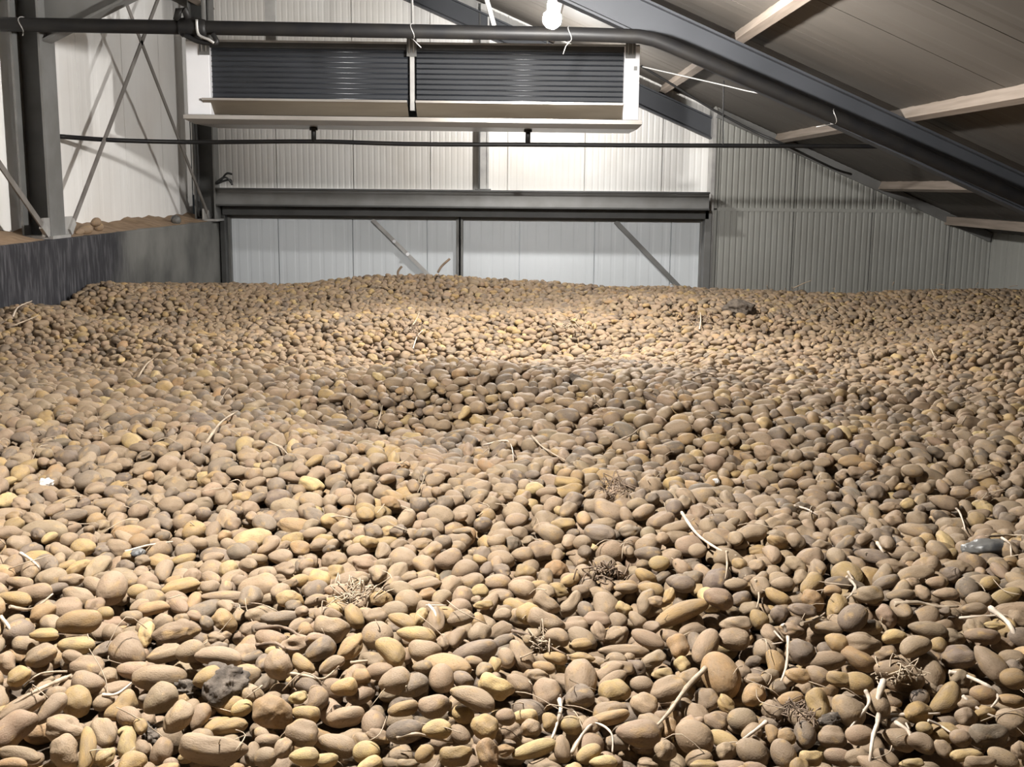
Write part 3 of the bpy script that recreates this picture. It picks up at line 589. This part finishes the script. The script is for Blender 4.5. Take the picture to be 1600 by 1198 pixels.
def ray_hit(x, y, dz=0.):
    d = ray(x, y); t0, t1 = 1.0, 13.0; prev = t0
    for t in np.arange(1.2, 13, .05):
        p = d * t
        if p[2] < heap_z(p[0], p[1]) + dz:
            a, b = prev, t
            for _ in range(14):
                m = (a + b) / 2; p = d * m
                if p[2] < heap_z(p[0], p[1]) + dz: b = m
                else: a = m
            return d * b
        prev = t
    return d * 11.0

# layer below, then the traced potatoes, then everything that settles into the hollows
fill(9000, -.035, K=4, ylim=(1.35, 6.0))
fill(12000, -.02, K=4, ylim=(6.0, 12.8))
traced.sort(key=lambda t: t[1])
for x, y, l, w, an, cl in traced:
    dz = -.012
    c = ray_hit(x, y, dz); dist = float(c @ fw); ax = np.array([l, w, w * .93]) * dist / F / 2
    t = math.radians(an); D = np.array([0, -math.cos(.68), -math.sin(.68)])
    R = axes_from(math.cos(t) * rt + math.sin(t) * D); fp = footprint(R, ax)
    for _ in range(2):
        j, i = int(round((c[0] - X0) / G)), int(round((c[1] - Y0) / G)); hx, hy, bot, top = fp
        if not (hy <= i < NY - hy and hx <= j < NX - hx): break
        z = (H[i - hy:i + hy + 1, j - hx:j + hx + 1] - bot).max() - SINK * 1.6
        z = float(np.clip(z, S[i, j] - ax[2] * .9 - .01, S[i, j] - ax[2] * .25 + .004))
        d = ray(x, y); c = d * (z / d[2])
    j, i = int(round((c[0] - X0) / G)), int(round((c[1] - Y0) / G))
    if 0 <= i < NY and 0 <= j < NX: put(c, R, ax, cl, fp, True)
fill(4000, .002, K=10, ylim=(1.35, 3.2))
fill(11000, .014, K=10, ylim=(3.1, 6.2))
fill(30000, .016, K=8, ylim=(5.8, 12.8))
NP = len(POT)

# which ones show, and how large: draw every ellipsoid's outline, far to near
PC = np.array([p[0] for p in POT]); PR_ = np.array([p[1] for p in POT]); PA = np.array([p[2] for p in POT])
Kc = np.stack([rt * F + fw * CX, -up * F + fw * CY, fw])             # world (eye-relative) -> homogeneous pixel
Q3 = np.einsum('nij,nj,nkj->nik', PR_, PA ** 2, PR_)
Cd = np.einsum('ai,nij,bj->nab', Kc, Q3 - np.einsum('ni,nj->nij', PC, PC), Kc)   # dual outline conic
depth = PC @ fw; order = np.argsort(-depth)
RS = 2.0; IW, IH = 800, 599; ID = -np.ones((IH, IW), int)
pc = PC @ Kc.T; pu, pv = pc[:, 0] / pc[:, 2], pc[:, 1] / pc[:, 2]
vis_ok = (pu > -80) & (pu < 1680) & (pv > 300) & (pv < 1290)
for n in order:
    if not vis_ok[n]: continue
    c = Cd[n] / Cd[n][2, 2]
    cx, cy = c[0, 2], c[1, 2]; sxx, syy, sxy = cx * cx - c[0, 0], cy * cy - c[1, 1], cx * cy - c[0, 1]
    if sxx <= 0 or syy <= 0: continue
    x0, x1 = int(max(0, (cx - math.sqrt(sxx)) / RS)), int(min(IW, (cx + math.sqrt(sxx)) / RS + 1)); y0, y1 = int(max(0, (cy - math.sqrt(syy)) / RS)), int(min(IH, (cy + math.sqrt(syy)) / RS + 1))
    if x1 <= x0 or y1 <= y0: continue
    X, Y = np.arange(x0, x1)[None, :] * RS + 1 - cx, np.arange(y0, y1)[:, None] * RS + 1 - cy
    det = sxx * syy - sxy * sxy
    m = (syy * X * X - 2 * sxy * X * Y + sxx * Y * Y) < det
    ID[y0:y1, x0:x1][m] = n
cnt = np.bincount(ID[ID >= 0].ravel(), minlength=NP)
NBIG = 296
big = np.argsort(-cnt)[:NBIG]; isbig = np.zeros(NP, bool); isbig[big] = True
print('HEAP potatoes', NP, 'visible', int((cnt > 0).sum()), 'smallest single', int(cnt[big[-1]]), 'bare', float((ID[300:] < 0).mean()), 'S err', float((H - S)[inside].mean()))

# potato shapes (unit size): lumps, taper, bend, shallow eyes
def potato_mesh(seed, bend, taper, lump, waist=0.):
    r = np.random.default_rng(seed); bm = bmesh.new(); bmesh.ops.create_icosphere(bm, subdivisions=4, radius=1.0)
    v = np.array([q.co[:] for q in bm.verts]); n = v.copy()
    d = np.zeros(len(v))
    for _ in range(7): k = r.normal(size=3) * 1.5; d += np.sin(v @ k + r.uniform(0, 6.28)) * lump / 1.7
    for _ in range(5): k = r.normal(size=3) * 3.6; d += np.sin(v @ k + r.uniform(0, 6.28)) * lump / 4.2
    for _ in range(6):
        e = r.normal(size=3); e /= np.linalg.norm(e); d -= .06 * np.exp(-np.sum((v - e) ** 2, 1) / .010)
    d -= waist * np.exp(-(v[:, 0] / .35) ** 2)
    v = n * (1 + d)[:, None]
    s = 1 + taper * v[:, 0]; v[:, 1] *= s; v[:, 2] *= s
    v[:, 1] += bend * (v[:, 0] ** 2 - .35)
    sq = np.sign(v[:, 0]) * np.abs(v[:, 0]) ** .93; v[:, 0] = sq
    ext = (v.max(0) - v.min(0)) / 2; v = (v - (v.max(0) + v.min(0)) / 2) / ext
    for q, p in zip(bm.verts, v): q.co = p
    me = bpy.data.meshes.new('potato'); bm.to_mesh(me); bm.free()
    me.polygons.foreach_set('use_smooth', [True] * len(me.polygons)); me.materials.append(M['potato']); return me
SHAPES = [potato_mesh(100 + i, b, t, l, w) for i, (b, t, l, w) in enumerate([
    (0, .03, .05, 0), (0, .10, .06, 0), (.16, .05, .06, 0), (-.16, .08, .06, 0), (.32, .06, .05, 0), (-.32, .1, .05, 0), (.05, .20, .07, 0), (0, .0, .10, 0),
    (.10, -.05, .09, .10), (-.45, .05, .05, 0), (.14, .26, .06, .08), (0, .06, .12, .08), (.0, .02, .03, 0), (.2, .14, .10, 0), (.05, .12, .13, .0), (-.2, -.12, .08, .12)])]
NV = len(SHAPES)
shape_of = rng.integers(0, NV, NP)
def tint_of(cl):
    b = np.array(TINTS[cl]) * .60; g = rng.normal(1, .10); return np.clip(b * g * (1 + rng.normal(0, .014, 3)), .02, .9)
tints = np.array([tint_of(p[3]) for p in POT]); shifts = rng.uniform(-50, 50, (NP, 3))

# ---------------------------------------------------------------- litter lying on the heap
def z_top(x, y):
    j, i = int(np.clip(round((x - X0) / G), 2, NX - 3)), int(np.clip(round((y - Y0) / G), 2, NY - 3)); return float(H[i - 2:i + 3, j - 2:j + 3].max())
def on_heap(px, py, lift=.0):
    """the point of the heap's real surface seen at a pixel"""
    d = ray(px, py)
    for t in np.arange(1.3, 13, .012):
        p = d * t
        if not (X0 < p[0] < X1 and Y0 < p[1] < Y1): continue
        if p[2] < H[int((p[1] - Y0) / G), int((p[0] - X0) / G)] + lift: return p
    return ray_hit(px, py)
def drape(px, r):
    """a stem resting across the tops of the potatoes it crosses"""
    q = smooth_path([(x, y, 0) for x, y in px], 6); ts = []
    for p in q:
        d = ray(p[0], p[1]); h = on_heap(p[0], p[1], r * .5); ts.append(float(h @ d / (d @ d)))
    ts = np.array(ts); m = len(ts)
    lo = np.array([ts[max(0, i - 2):i + 3].min() for i in range(m)]); sm = np.array([lo[max(0, i - 2):i + 3].mean() for i in range(m)])
    return [ray(p[0], p[1]) * min(t, u) for p, t, u in zip(q, sm, ts)]
LAND = []     # landmarks for the potatoes' labels: (short name, x, y)
def stalk(px, r, mat, label, land=None, name='dry_stalk', forks=()):
    r *= .62; mb = MB()
    P = drape(px, r); n = len(P); rs = [r * (1.15 - .75 * i / n) * (1 + .10 * math.sin(i * .9 + len(label)) + .08 * math.sin(i * 2.3)) for i in range(n)]
    mb.tube(P, rs, 7)
    for f in forks: P = drape(f, r); mb.tube(P, [r * .6 * (1 - .5 * i / len(P)) for i in range(len(P))], 6)
    o = tag(mb.build(name, M[mat]), label, 'stalk', 'dry stalks on the heap')
    if land: x = np.mean([p[0] for p in px]); y = np.mean([p[1] for p in px]); LAND.append((land, x, y))
    return o
def D_(*p): return [(1200 + a / 4, 900 + b / 4) for a, b in p]
def C_(*p): return [(800 + a / 4, 900 + b / 4) for a, b in p]
def B_(*p): return [(400 + a / 4, 900 + b / 4) for a, b in p]
def A_(*p): return [(a / 4, 900 + b / 4) for a, b in p]
stalk(D_((722, 655), (690, 760), (688, 900), (655, 1010), (632, 1190)), .011, 'stalk_pale', 'thickest pale stalk, standing upright at the bottom edge of the heap', 'thick upright stalk')
stalk(D_((610, 715), (632, 790), (560, 890), (485, 980)), .007, 'stalk_pale', 'pale bent stalk beside the thickest upright stalk', 'bent stalk')
stalk(D_((700, 880), (850, 866), (1075, 858)), .009, 'stalk_pale', 'straight pale stalk lying crosswise by the thickest upright stalk', 'crosswise stalk', forks=[D_((1000, 900), (1070, 930), (1140, 975))])
stalk(D_((800, 915), (870, 960), (890, 1010), (885, 1100)), .007, 'stalk_pale', 'short forked stalk below the straight crosswise one', 'short forked stalk', forks=[D_((860, 915), (885, 960))])
stalk(D_((90, 300), (125, 380), (115, 560), (70, 680)), .008, 'stalk_pale', 'long upright pale stalk with a side twig, amid orange-tan potatoes', 'long twiggy stalk', forks=[D_((40, 345), (100, 410)), D_((0, 430), (90, 415))])
stalk(D_((210, 297), (300, 270), (355, 230)), .007, 'stalk', 'short tan stalk just above the long upright stalk with twig', 'short tan stalk')
stalk(D_((490, 0), (545, 60), (540, 100), (490, 140)), .006, 'stalk_pale', 'hook shaped pale stalk above the short tan stalk', 'hooked stalk')
stalk(D_((790, 172), (930, 165), (1060, 190), (1190, 190)), .009, 'stalk', 'flat shaggy stalk lying level over dark hollows', 'shaggy stalk', forks=[D_((860, 155), (1000, 175))])
stalk(D_((1390, 200), (1500, 290), (1560, 400), (1600, 412)), .011, 'stalk_pale', 'thick white stalk slanting down to the picture edge', 'slanting white stalk', forks=[D_((1180, 262), (1300, 252), (1430, 245))])
stalk(D_((1130, 598), (1230, 620), (1380, 690), (1438, 760), (1375, 840)), .008, 'stalk_pale', 'sharply elbowed pale stalk around an orange-tan potato', 'elbowed stalk')
stalk(D_((1220, 750), (1260, 790), (1350, 850), (1440, 885)), .007, 'stalk_pale', 'slim pale stalk just below the elbowed one', 'slim stalk')
stalk(C_((1215, 570), (1090, 700), (990, 840), (908, 932)), .010, 'stalk', 'long straight tan stalk leaning over a dark gap', 'leaning straight stalk')
stalk(C_((288, 740), (305, 830), (280, 930), (248, 1020)), .008, 'stalk_pale', 'pale upright stalk before the largest light potato', 'pale upright stalk')
stalk(C_((370, 1110), (440, 990), (520, 920), (620, 980), (628, 1100)), .006, 'stalk_pale', 'arched pale stem like a hairpin at the bottom edge', 'hairpin stem')
stalk(C_((1590, 910), (1500, 980), (1400, 1050)), .007, 'stalk_pale', 'short pale stalk slanting down beside the hairy root clump', 'short slanting stalk')
stalk(A_((450, 622), (350, 660), (220, 720), (100, 790), (0, 850)), .008, 'stalk', 'long tan stalk slanting in from the picture edge', 'long tan stalk', forks=[A_((420, 595), (250, 610), (150, 690))])
stalk(A_((640, 742), (730, 735), (830, 660)), .006, 'stalk_pale', 'small pale bent stalk in a shadowed gap', 'small bent stalk')
stalk(A_((0, 250), (50, 310), (90, 400)), .008, 'stalk_pale', 'pale stalk at the picture edge above the long tan one', 'edge stalk')
stalk(A_((60, 190), (200, 205), (330, 110)), .007, 'stalk', 'curved flat stalk like a shallow bowl', 'bowl shaped stalk')
stalk(B_((0, 330), (130, 315), (240, 350), (310, 430)), .008, 'stalk_brown', 'dark brown arched stem over a reddish potato', 'brown arched stem')
stalk(B_((0, 430), (120, 420), (200, 460), (300, 460)), .007, 'stalk_brown', 'brown wavy stem just below the arched brown one', 'brown wavy stem')
stalk(B_((190, 605), (300, 620), (420, 640), (520, 560)), .006, 'stalk', 'thin tan stem dipping between two potatoes below the wavy stem', 'dipping stem')
stalk(B_((590, 540), (680, 530), (770, 525)), .006, 'stalk', 'short level tan stem among golden potatoes', 'short level stem')
stalk(B_((1080, 180), (1120, 230), (1130, 310)), .006, 'stalk_pale', 'short forked pale stem pointing down', 'forked stem', forks=[B_((1060, 182), (1190, 182))])
stalk(B_((880, 1010), (1000, 985), (1100, 1010), (1230, 1040)), .006, 'stalk', 'thin tan stem draped below a dark brown potato', 'draped stem')
stalk(C_((0, 340), (150, 380), (240, 440), (340, 490)), .006, 'stalk_brown', 'brown thin stem slanting past dry chaff', 'slanting brown stem')
mid = [([(1065, 800), (1090, 835), (1130, 862), (1152, 868)], .007, 'stalk_pale', 'long pale stalk curving down the slope on its own'),
       ([(322, 692), (345, 660), (372, 642)], .009, 'stalk', 'bundle-like tan stalk rising between grey-brown potatoes'),
       ([(195, 862), (230, 852), (270, 846)], .006, 'stalk_pale', 'straight white stalk under a broad orange-tan potato'),
       ([(32, 864), (48, 874), (62, 887)], .007, 'stalk_pale', 'short white stalk across a dark gap near the picture edge'),
       ([(830, 680), (850, 700), (885, 720)], .006, 'stalk', 'tan stalk forked over the middle of the heap'),
       ([(755, 695), (790, 688), (800, 700), (802, 722)], .005, 'stalk_pale', 'thin bent straw in the middle of the heap'),
       ([(1325, 893), (1336, 915), (1325, 935)], .006, 'stalk_pale', 'small crescent stalk above the hooked one'),
       ([(1371, 848), (1381, 864)], .008, 'stalk_pale', 'stubby white chip beside long brown potatoes'),
       ([(1470, 787), (1495, 795), (1505, 815), (1508, 828)], .006, 'stalk_pale', 'pale curled stalk on the dim side of the heap'),
       ([(1565, 840), (1578, 850), (1580, 870)], .006, 'stalk_pale', 'pale curl beside the black lump'),
       ([(1540, 838), (1575, 836), (1600, 836)], .006, 'stalk', 'olive tan blade above the black lump'),
       ([(1240, 790), (1260, 795), (1278, 805)], .006, 'stalk_pale', 'short white stalk midway on the dim side'),
       ([(1455, 545), (1462, 560), (1470, 566)], .008, 'stalk', 'small straw on the dim back of the heap'),
       ([(1080, 590), (1100, 583), (1120, 588)], .008, 'stalk', 'small level straw behind the middle ridge'),
       ([(20, 495), (28, 480), (50, 470)], .010, 'stalk_pale', 'pale straw near the streaked concrete wall'),
       ([(12, 512), (50, 497), (62, 492)], .009, 'stalk', 'tan straw lying near the streaked concrete wall'),
       ([(640, 515), (650, 500), (655, 488)], .010, 'stalk', 'straw standing up behind the middle ridge'),
       ([(645, 545), (652, 525), (662, 515)], .008, 'stalk_pale', 'pale forked straw behind the middle ridge'),
       ([(588, 668), (595, 645), (600, 622)], .005, 'stalk', 'thin upright straw on the near side of the ridge'),
       ([(1093, 515), (1095, 500), (1094, 488)], .010, 'stalk_pale', 'pale straw standing before the dark clod'),
       ([(1265, 490), (1290, 478), (1305, 485), (1320, 497)], .009, 'stalk', 'looped straw on the dim back slope'),
       ([(1240, 450), (1255, 443), (1268, 438)], .009, 'stalk', 'straw on the skyline before the grey wall'),
       ([(215, 590), (228, 570), (240, 560)], .007, 'stalk', 'straw lying on the open heap before the concrete wall'),
       ([(420, 690), (440, 700), (455, 716)], .006, 'stalk', 'thin tan straw slanting on the near slope'),
       ([(1180, 905), (1186, 930), (1182, 950)], .005, 'stalk', 'fine upright straw near the hooked stalk'),
       ([(1135, 860), (1136, 885), (1133, 905)], .005, 'stalk', 'fine upright straw below the long curving stalk'),
       ([(505, 810), (530, 806), (560, 812)], .005, 'stalk', 'fine level straw among golden potatoes'),
       ([(960, 690), (985, 680), (1000, 668)], .006, 'stalk', 'tan straw beside a dark round potato'),
       ([(1390, 915), (1440, 912), (1475, 918)], .0, '', '')]
for px, r, mt, lb in mid:
    if r: stalk(px, r, mt, lb, None)
for px, lb in (([(622, 434), (622, 424), (628, 416)], 'dark twig sticking up against the light door'), ([(684, 426), (690, 416), (703, 404)], 'longer dark twig poking up at the top of the heap before the door')):
    a = on_heap(*px[0]); P = [a] + [a + (at(x, y, a[1]) - at(*px[0], a[1])) for x, y in px[1:]]
    tag(MB().tube(smooth_path(P), .011, 6).build('dry_stalk', M['stalk_brown']), lb, 'stalk', 'dry stalks on the heap')

def chaff(px, py, rx, n, label, seed, mat='stalk', name='root_clump', r=.0016):
    rr = np.random.default_rng(seed); mb = MB()
    for _ in range(n):
        x, y = px + rr.normal() * rx * .5, py + rr.normal() * rx * .22; a = on_heap(x, y, .004); d = rr.normal(size=3) * [1, 1, .35]; d /= np.linalg.norm(d); l = rr.uniform(.02, .06)
        k = rr.normal(size=3) * .015
        mb.tube(smooth_path([a - d * l / 2, a + k + [0, 0, .008], a + d * l / 2], 3), r, 4)
    tag(mb.build(name, M[mat]), label, 'roots', 'dry roots and chaff', 'stuff')
chaff(1245, 1112, 34, 60, 'hairy dark root clump in the front of the heap', 1, 'stalk_brown'); LAND.append(('hairy root clump', 1245, 1112))
chaff(1405, 1055, 26, 40, 'fine curly roots under a pinkish potato', 2, 'stalk'); LAND.append(('fine curly roots', 1405, 1060))
chaff(548, 928, 34, 60, 'patch of dry chaff among golden potatoes', 3, 'stalk'); LAND.append(('dry chaff patch', 548, 928))
chaff(845, 1005, 26, 45, 'patch of chaff beside the slanting brown stem', 4, 'stalk')
chaff(945, 895, 34, 60, 'tangle of dark stems in a hollow of the heap', 5, 'stalk_brown', r=.0022); LAND.append(('dark stem tangle', 945, 897))
chaff(960, 765, 30, 50, 'grey root tangle on the near slope', 6, 'stalk_brown')
chaff(650, 515, 30, 60, 'bushy dry haulm behind the middle ridge', 7, 'stalk_brown', r=.004)
chaff(895, 510, 30, 40, 'sparse dry haulm in the bright hollow', 8, 'stalk', r=.0035)
chaff(1095, 495, 34, 50, 'dry haulm beside the dark clod', 9, 'stalk_brown', r=.004)

rr = np.random.default_rng(77); mb = MB()
for _ in range(300):
    x, y = rr.uniform(-40, 1640), 445 + 750 * rr.uniform() ** 1.5; a = on_heap(x, y, .003)
    if a[1] > 11.6 or not -3.72 < a[0] < 5.75: continue
    yaw = rr.uniform(0, 6.28); d = np.array([math.cos(yaw), math.sin(yaw), rr.normal(0, .3)]); l = rr.uniform(.03, .12); r_ = .0007 + .00024 * a[1]
    mb.tube(smooth_path([a - d * l / 2 + [0, 0, .004], a + rr.normal(size=3) * .012 + [0, 0, .012], a + d * l / 2 + [0, 0, .006]], 3), [r_, r_, r_, r_ * .9, r_ * .9, r_ * .8, r_ * .6], 4)
tag(mb.build('straw_litter', M['stalk']), 'fine dry straws scattered all over the heap', 'straw', None, 'stuff')

def lump(px, py, l, w, mat, label, name='earth_clod', land=None, seed=0, rough=.2):
    rr = np.random.default_rng(seed + 50); c = on_heap(px, py); dist = float(c @ fw)
    bm = bmesh.new(); bmesh.ops.create_icosphere(bm, subdivisions=4, radius=1.0); v = np.array([q.co[:] for q in bm.verts]); d = np.zeros(len(v))
    for k in (2., 4., 8., 15., 30.):
        for _ in range(5): d += np.sin(v @ (rr.normal(size=3) * k) + rr.uniform(0, 6.28)) * rough / (k ** .62) / 1.3
    v = v * (1 + d)[:, None] * np.array([l, w * 1.1, w]) * dist / F / 2
    for q, p in zip(bm.verts, v): q.co = p
    me = bpy.data.meshes.new(name); bm.to_mesh(me); bm.free(); me.polygons.foreach_set('use_smooth', [True] * len(me.polygons)); me.materials.append(M[mat])
    o = bpy.data.objects.new(name, me); COL.objects.link(o); o.location = (c[0], c[1], c[2] + E + w * dist / F * .12)
    tag(o, label, 'clod' if name == 'earth_clod' else name.split('_')[1])
    if land: LAND.append((land, px, py))
lump(352, 1076, 64, 54, 'clod', 'big crumbly grey earth clod in the front of the heap', land='big grey clod', seed=1, rough=.20)
lump(295, 1082, 44, 24, 'clod', 'small crumbly clod beside the big grey one', seed=2, rough=.3)
lump(238, 1152, 30, 30, 'clod', 'small dark clod below the big grey one', seed=3, rough=.3)
lump(1154, 486, 42, 26, 'clod', 'dark rounded clod at the back of the heap', seed=4)
lump(1543, 860, 76, 30, 'dark_lump', 'long black wet-looking lump on the dim side of the heap', 'black_lump', 'black lump', seed=5, rough=.10)
lump(1118, 752, 10, 9, 'pebble', 'small white stone on the dim slope of the heap', 'white_stone', seed=6)
lump(75, 756, 22, 14, 'pebble', 'pale stone in the heap near the picture edge', 'pale_stone', seed=7)
lump(215, 866, 22, 14, 'dark_lump', 'small black lump beside the straight white stalk', 'dark_lump', seed=8)
lump(604, 1170, 20, 22, 'clod', 'small grey clod near the bottom edge among yellow potatoes', seed=9, rough=.3)
lump(1305, 1140 - 10, 34, 24, 'clod', 'grey clod beside the round golden potato', seed=10, rough=.25)
lump(895, 595, 22, 16, 'clod', 'dark clod on the crest of the middle ridge', seed=11)

# ---------------------------------------------------------------- the single potatoes and the rest of the heap
COLOUR = {'t': 'tan', 'g': 'golden', 'y': 'pale yellow', 'd': 'dark grey-brown', 'p': 'pinkish tan', 'o': 'orange-tan'}
LM = [l for l in LAND] + [('near corner beside the long tan stalk', 0, 1198)][:0]
used = {}
rows = []
ys, xs = np.nonzero(ID >= 0); ids = ID[ys, xs]
sx_, sy_ = np.bincount(ids, xs, NP), np.bincount(ids, ys, NP)
med = np.median(PA[big].prod(1))
for n in big:
    mx, my = 2 * sx_[n] / cnt[n] + 1, 2 * sy_[n] / cnt[n] + 1; cl = POT[n][3]; ax = PA[n]; asp = ax[0] / ax[1]
    v = ax.prod() / med; size = 'large ' if v > 2.0 else 'small ' if v < .5 else ''
    shp = 'round' if asp < 1.22 else 'oval' if asp < 1.65 else 'long'
    d = PR_[n][:, 0]; a = math.degrees(math.atan2(-(d @ up), d @ rt)); a = (a + 90) % 180 - 90
    pose = '' if asp < 1.22 else ' lying level' if abs(a) < 14 else ' standing up' if abs(a) > 66 else ' sloping down rightwards' if a > 0 else ' sloping up rightwards'
    cand = sorted(LM, key=lambda l: (l[1] - mx) ** 2 + (l[2] - my) ** 2)
    rows.append((n, size, COLOUR[cl], shp, pose, mx, my, cand))
def rel(mx, my, l):
    dx, dy = mx - l[1], my - l[2]
    if abs(dx) > 1.6 * abs(dy): return 'right of' if dx > 0 else 'left of'
    if abs(dy) > 1.6 * abs(dx): return 'below' if dy > 0 else 'above'
    return ('below right of' if dx > 0 else 'below left of') if dy > 0 else ('above right of' if dx > 0 else 'above left of')
groups = {}
for r_ in rows:
    n, size, co, shp, pose, mx, my, cand = r_
    for k in range(3):
        key = f"{size}{co} {shp} potato{pose}, {rel(mx, my, cand[k])} the {cand[k][0]}"
        if key not in groups: break
    else: key = f"{size}{co} {shp} potato{pose}, {rel(mx, my, cand[0])} the {cand[0][0]}"; k = 0
    groups.setdefault(key, []).append((math.hypot(mx - cand[k][1], my - cand[k][2]), n))
label_of = {}
ORD = ['nearest', 'second nearest', 'third nearest', 'fourth nearest', 'fifth nearest']
for key, ms in groups.items():
    ms.sort()
    for i, (dd, n) in enumerate(ms): label_of[n] = key if len(ms) == 1 else f"{key}, {ORD[min(i, 4)]} to it"
for n in big:
    c, R, ax, cl, tr_ = POT[n]; asp = ax[0] / ax[1]
    si = int(shape_of[n]) if asp > 1.25 else [0, 1, 7, 11, 12, 6][int(shape_of[n]) % 6]
    o = bpy.data.objects.new('potato', SHAPES[si]); COL.objects.link(o)
    o.matrix_world = Matrix.Translation((c[0], c[1], c[2] + E)) @ Matrix(R.tolist()).to_4x4() @ Matrix.Diagonal((*ax, 1))
    o['tint'] = [float(q) for q in tints[n]]; o['shift'] = [float(q) for q in shifts[n]]
    tag(o, label_of[n], 'potato', 'potatoes in the front of the heap')
    if si not in used: used[si] = o
# potatoes left on the concrete ledge
for i, (x, y, l, w, an, lb) in enumerate([(133, 357, 26, 15, 0, 'brown potato lying on the soil ledge nearest to the column'), (150, 352, 20, 14, 30, 'potato on the soil ledge, topmost of its little pile'),
                                          (155, 361, 16, 13, 60, 'potato on the soil ledge farthest from the column'), (124, 364, 16, 10, 10, 'small half-buried potato on the very rim of the concrete ledge')]):
    d = ray(x, y); X = -3.95 + .02 * (i == 1); c = d * (X / d[0]); dist = float(c @ fw); ax = np.array([l, w, w]) * dist / F / 2
    c = np.array([X, c[1], ledge_z(.25, c[1]) + ax[2] * (.85 if i != 1 else 2.0)])
    R = axes_from(np.array([.5 * math.cos(math.radians(an)), math.cos(math.radians(an)), .2]))
    o = bpy.data.objects.new('potato', SHAPES[i]); COL.objects.link(o)
    o.matrix_world = Matrix.Translation((c[0], c[1], c[2] + E)) @ Matrix(R.tolist()).to_4x4() @ Matrix.Diagonal((*ax, 1))
    o['tint'] = [.27, .19, .125]; o['shift'] = [float(i), 2., 3.]; tag(o, lb, 'potato', 'potatoes on the ledge')
c = at(283, 348, 14.0); 
lm = MB().tube([(-3.93, 12.95, -.455), (-3.93, 12.97, -.44), (-3.93, 13.0, -.42), (-3.93, 13.03, -.41), (-3.93, 13.05, -.405)], [.02, .05, .06, .045, .01], 10).build('dark_stone', M['dark_lump'])
tag(lm, 'small dark stone alone on the soil ledge', 'stone')

# everything else: one object, its potatoes set on points
rest = np.nonzero(~isbig)[0]
me = bpy.data.meshes.new('potato_heap'); me.vertices.add(len(rest)); me.vertices.foreach_set('co', (PC[rest] + [0, 0, E]).astype(np.float32).ravel())
eul = np.array([Matrix(PR_[n].tolist()).to_euler('XYZ')[:] for n in rest], np.float32)
for nm, tp, data, key in (('rot', 'FLOAT_VECTOR', eul, 'vector'), ('size', 'FLOAT_VECTOR', PA[rest].astype(np.float32), 'vector'), ('shift', 'FLOAT_VECTOR', shifts[rest].astype(np.float32), 'vector')):
    a = me.attributes.new(nm, tp, 'POINT'); a.data.foreach_set(key, data.ravel())
a = me.attributes.new('tint', 'FLOAT_COLOR', 'POINT'); a.data.foreach_set('color', np.hstack([tints[rest], np.ones((len(rest), 1))]).astype(np.float32).ravel())
srcs = sorted(used)
a = me.attributes.new('shape', 'INT', 'POINT'); a.data.foreach_set('value', (shape_of[rest] % len(srcs)).astype(np.int32))
heap = bpy.data.objects.new('potato_heap', me); COL.objects.link(heap)
tag(heap, 'broad brown heap of loose potatoes filling the store', 'potatoes', None, 'stuff')
ng = bpy.data.node_groups.new('heap_nodes', 'GeometryNodeTree')
ng.interface.new_socket('Geometry', in_out='INPUT', socket_type='NodeSocketGeometry'); ng.interface.new_socket('Geometry', in_out='OUTPUT', socket_type='NodeSocketGeometry')
N, L = ng.nodes, ng.links; gi, go = N.new('NodeGroupInput'), N.new('NodeGroupOutput')
jn = N.new('GeometryNodeJoinGeometry')
for s in reversed(srcs):
    oi = N.new('GeometryNodeObjectInfo'); oi.transform_space = 'ORIGINAL'; oi.inputs['Object'].default_value = used[s]; oi.inputs['As Instance'].default_value = False
    sm_ = N.new('GeometryNodeSetMaterial'); sm_.inputs['Material'].default_value = M['potato_heap']; L.new(oi.outputs['Geometry'], sm_.inputs[0])
    g2 = N.new('GeometryNodeGeometryToInstance'); L.new(sm_.outputs[0], g2.inputs[0]); L.new(g2.outputs[0], jn.inputs[0])
def attr(nm, tp): n_ = N.new('GeometryNodeInputNamedAttribute'); n_.data_type = tp; n_.inputs['Name'].default_value = nm; return n_.outputs['Attribute']
mp_ = N.new('GeometryNodeMeshToPoints'); L.new(gi.outputs[0], mp_.inputs[0])
ip = N.new('GeometryNodeInstanceOnPoints'); L.new(mp_.outputs[0], ip.inputs['Points']); L.new(jn.outputs[0], ip.inputs['Instance'])
ip.inputs['Pick Instance'].default_value = True
L.new(attr('shape', 'INT'), ip.inputs['Instance Index']); L.new(attr('rot', 'FLOAT_VECTOR'), ip.inputs['Rotation']); L.new(attr('size', 'FLOAT_VECTOR'), ip.inputs['Scale'])
L.new(ip.outputs[0], go.inputs[0])
mod = heap.modifiers.new('potatoes', 'NODES'); mod.node_group = ng
# the body of the heap under them
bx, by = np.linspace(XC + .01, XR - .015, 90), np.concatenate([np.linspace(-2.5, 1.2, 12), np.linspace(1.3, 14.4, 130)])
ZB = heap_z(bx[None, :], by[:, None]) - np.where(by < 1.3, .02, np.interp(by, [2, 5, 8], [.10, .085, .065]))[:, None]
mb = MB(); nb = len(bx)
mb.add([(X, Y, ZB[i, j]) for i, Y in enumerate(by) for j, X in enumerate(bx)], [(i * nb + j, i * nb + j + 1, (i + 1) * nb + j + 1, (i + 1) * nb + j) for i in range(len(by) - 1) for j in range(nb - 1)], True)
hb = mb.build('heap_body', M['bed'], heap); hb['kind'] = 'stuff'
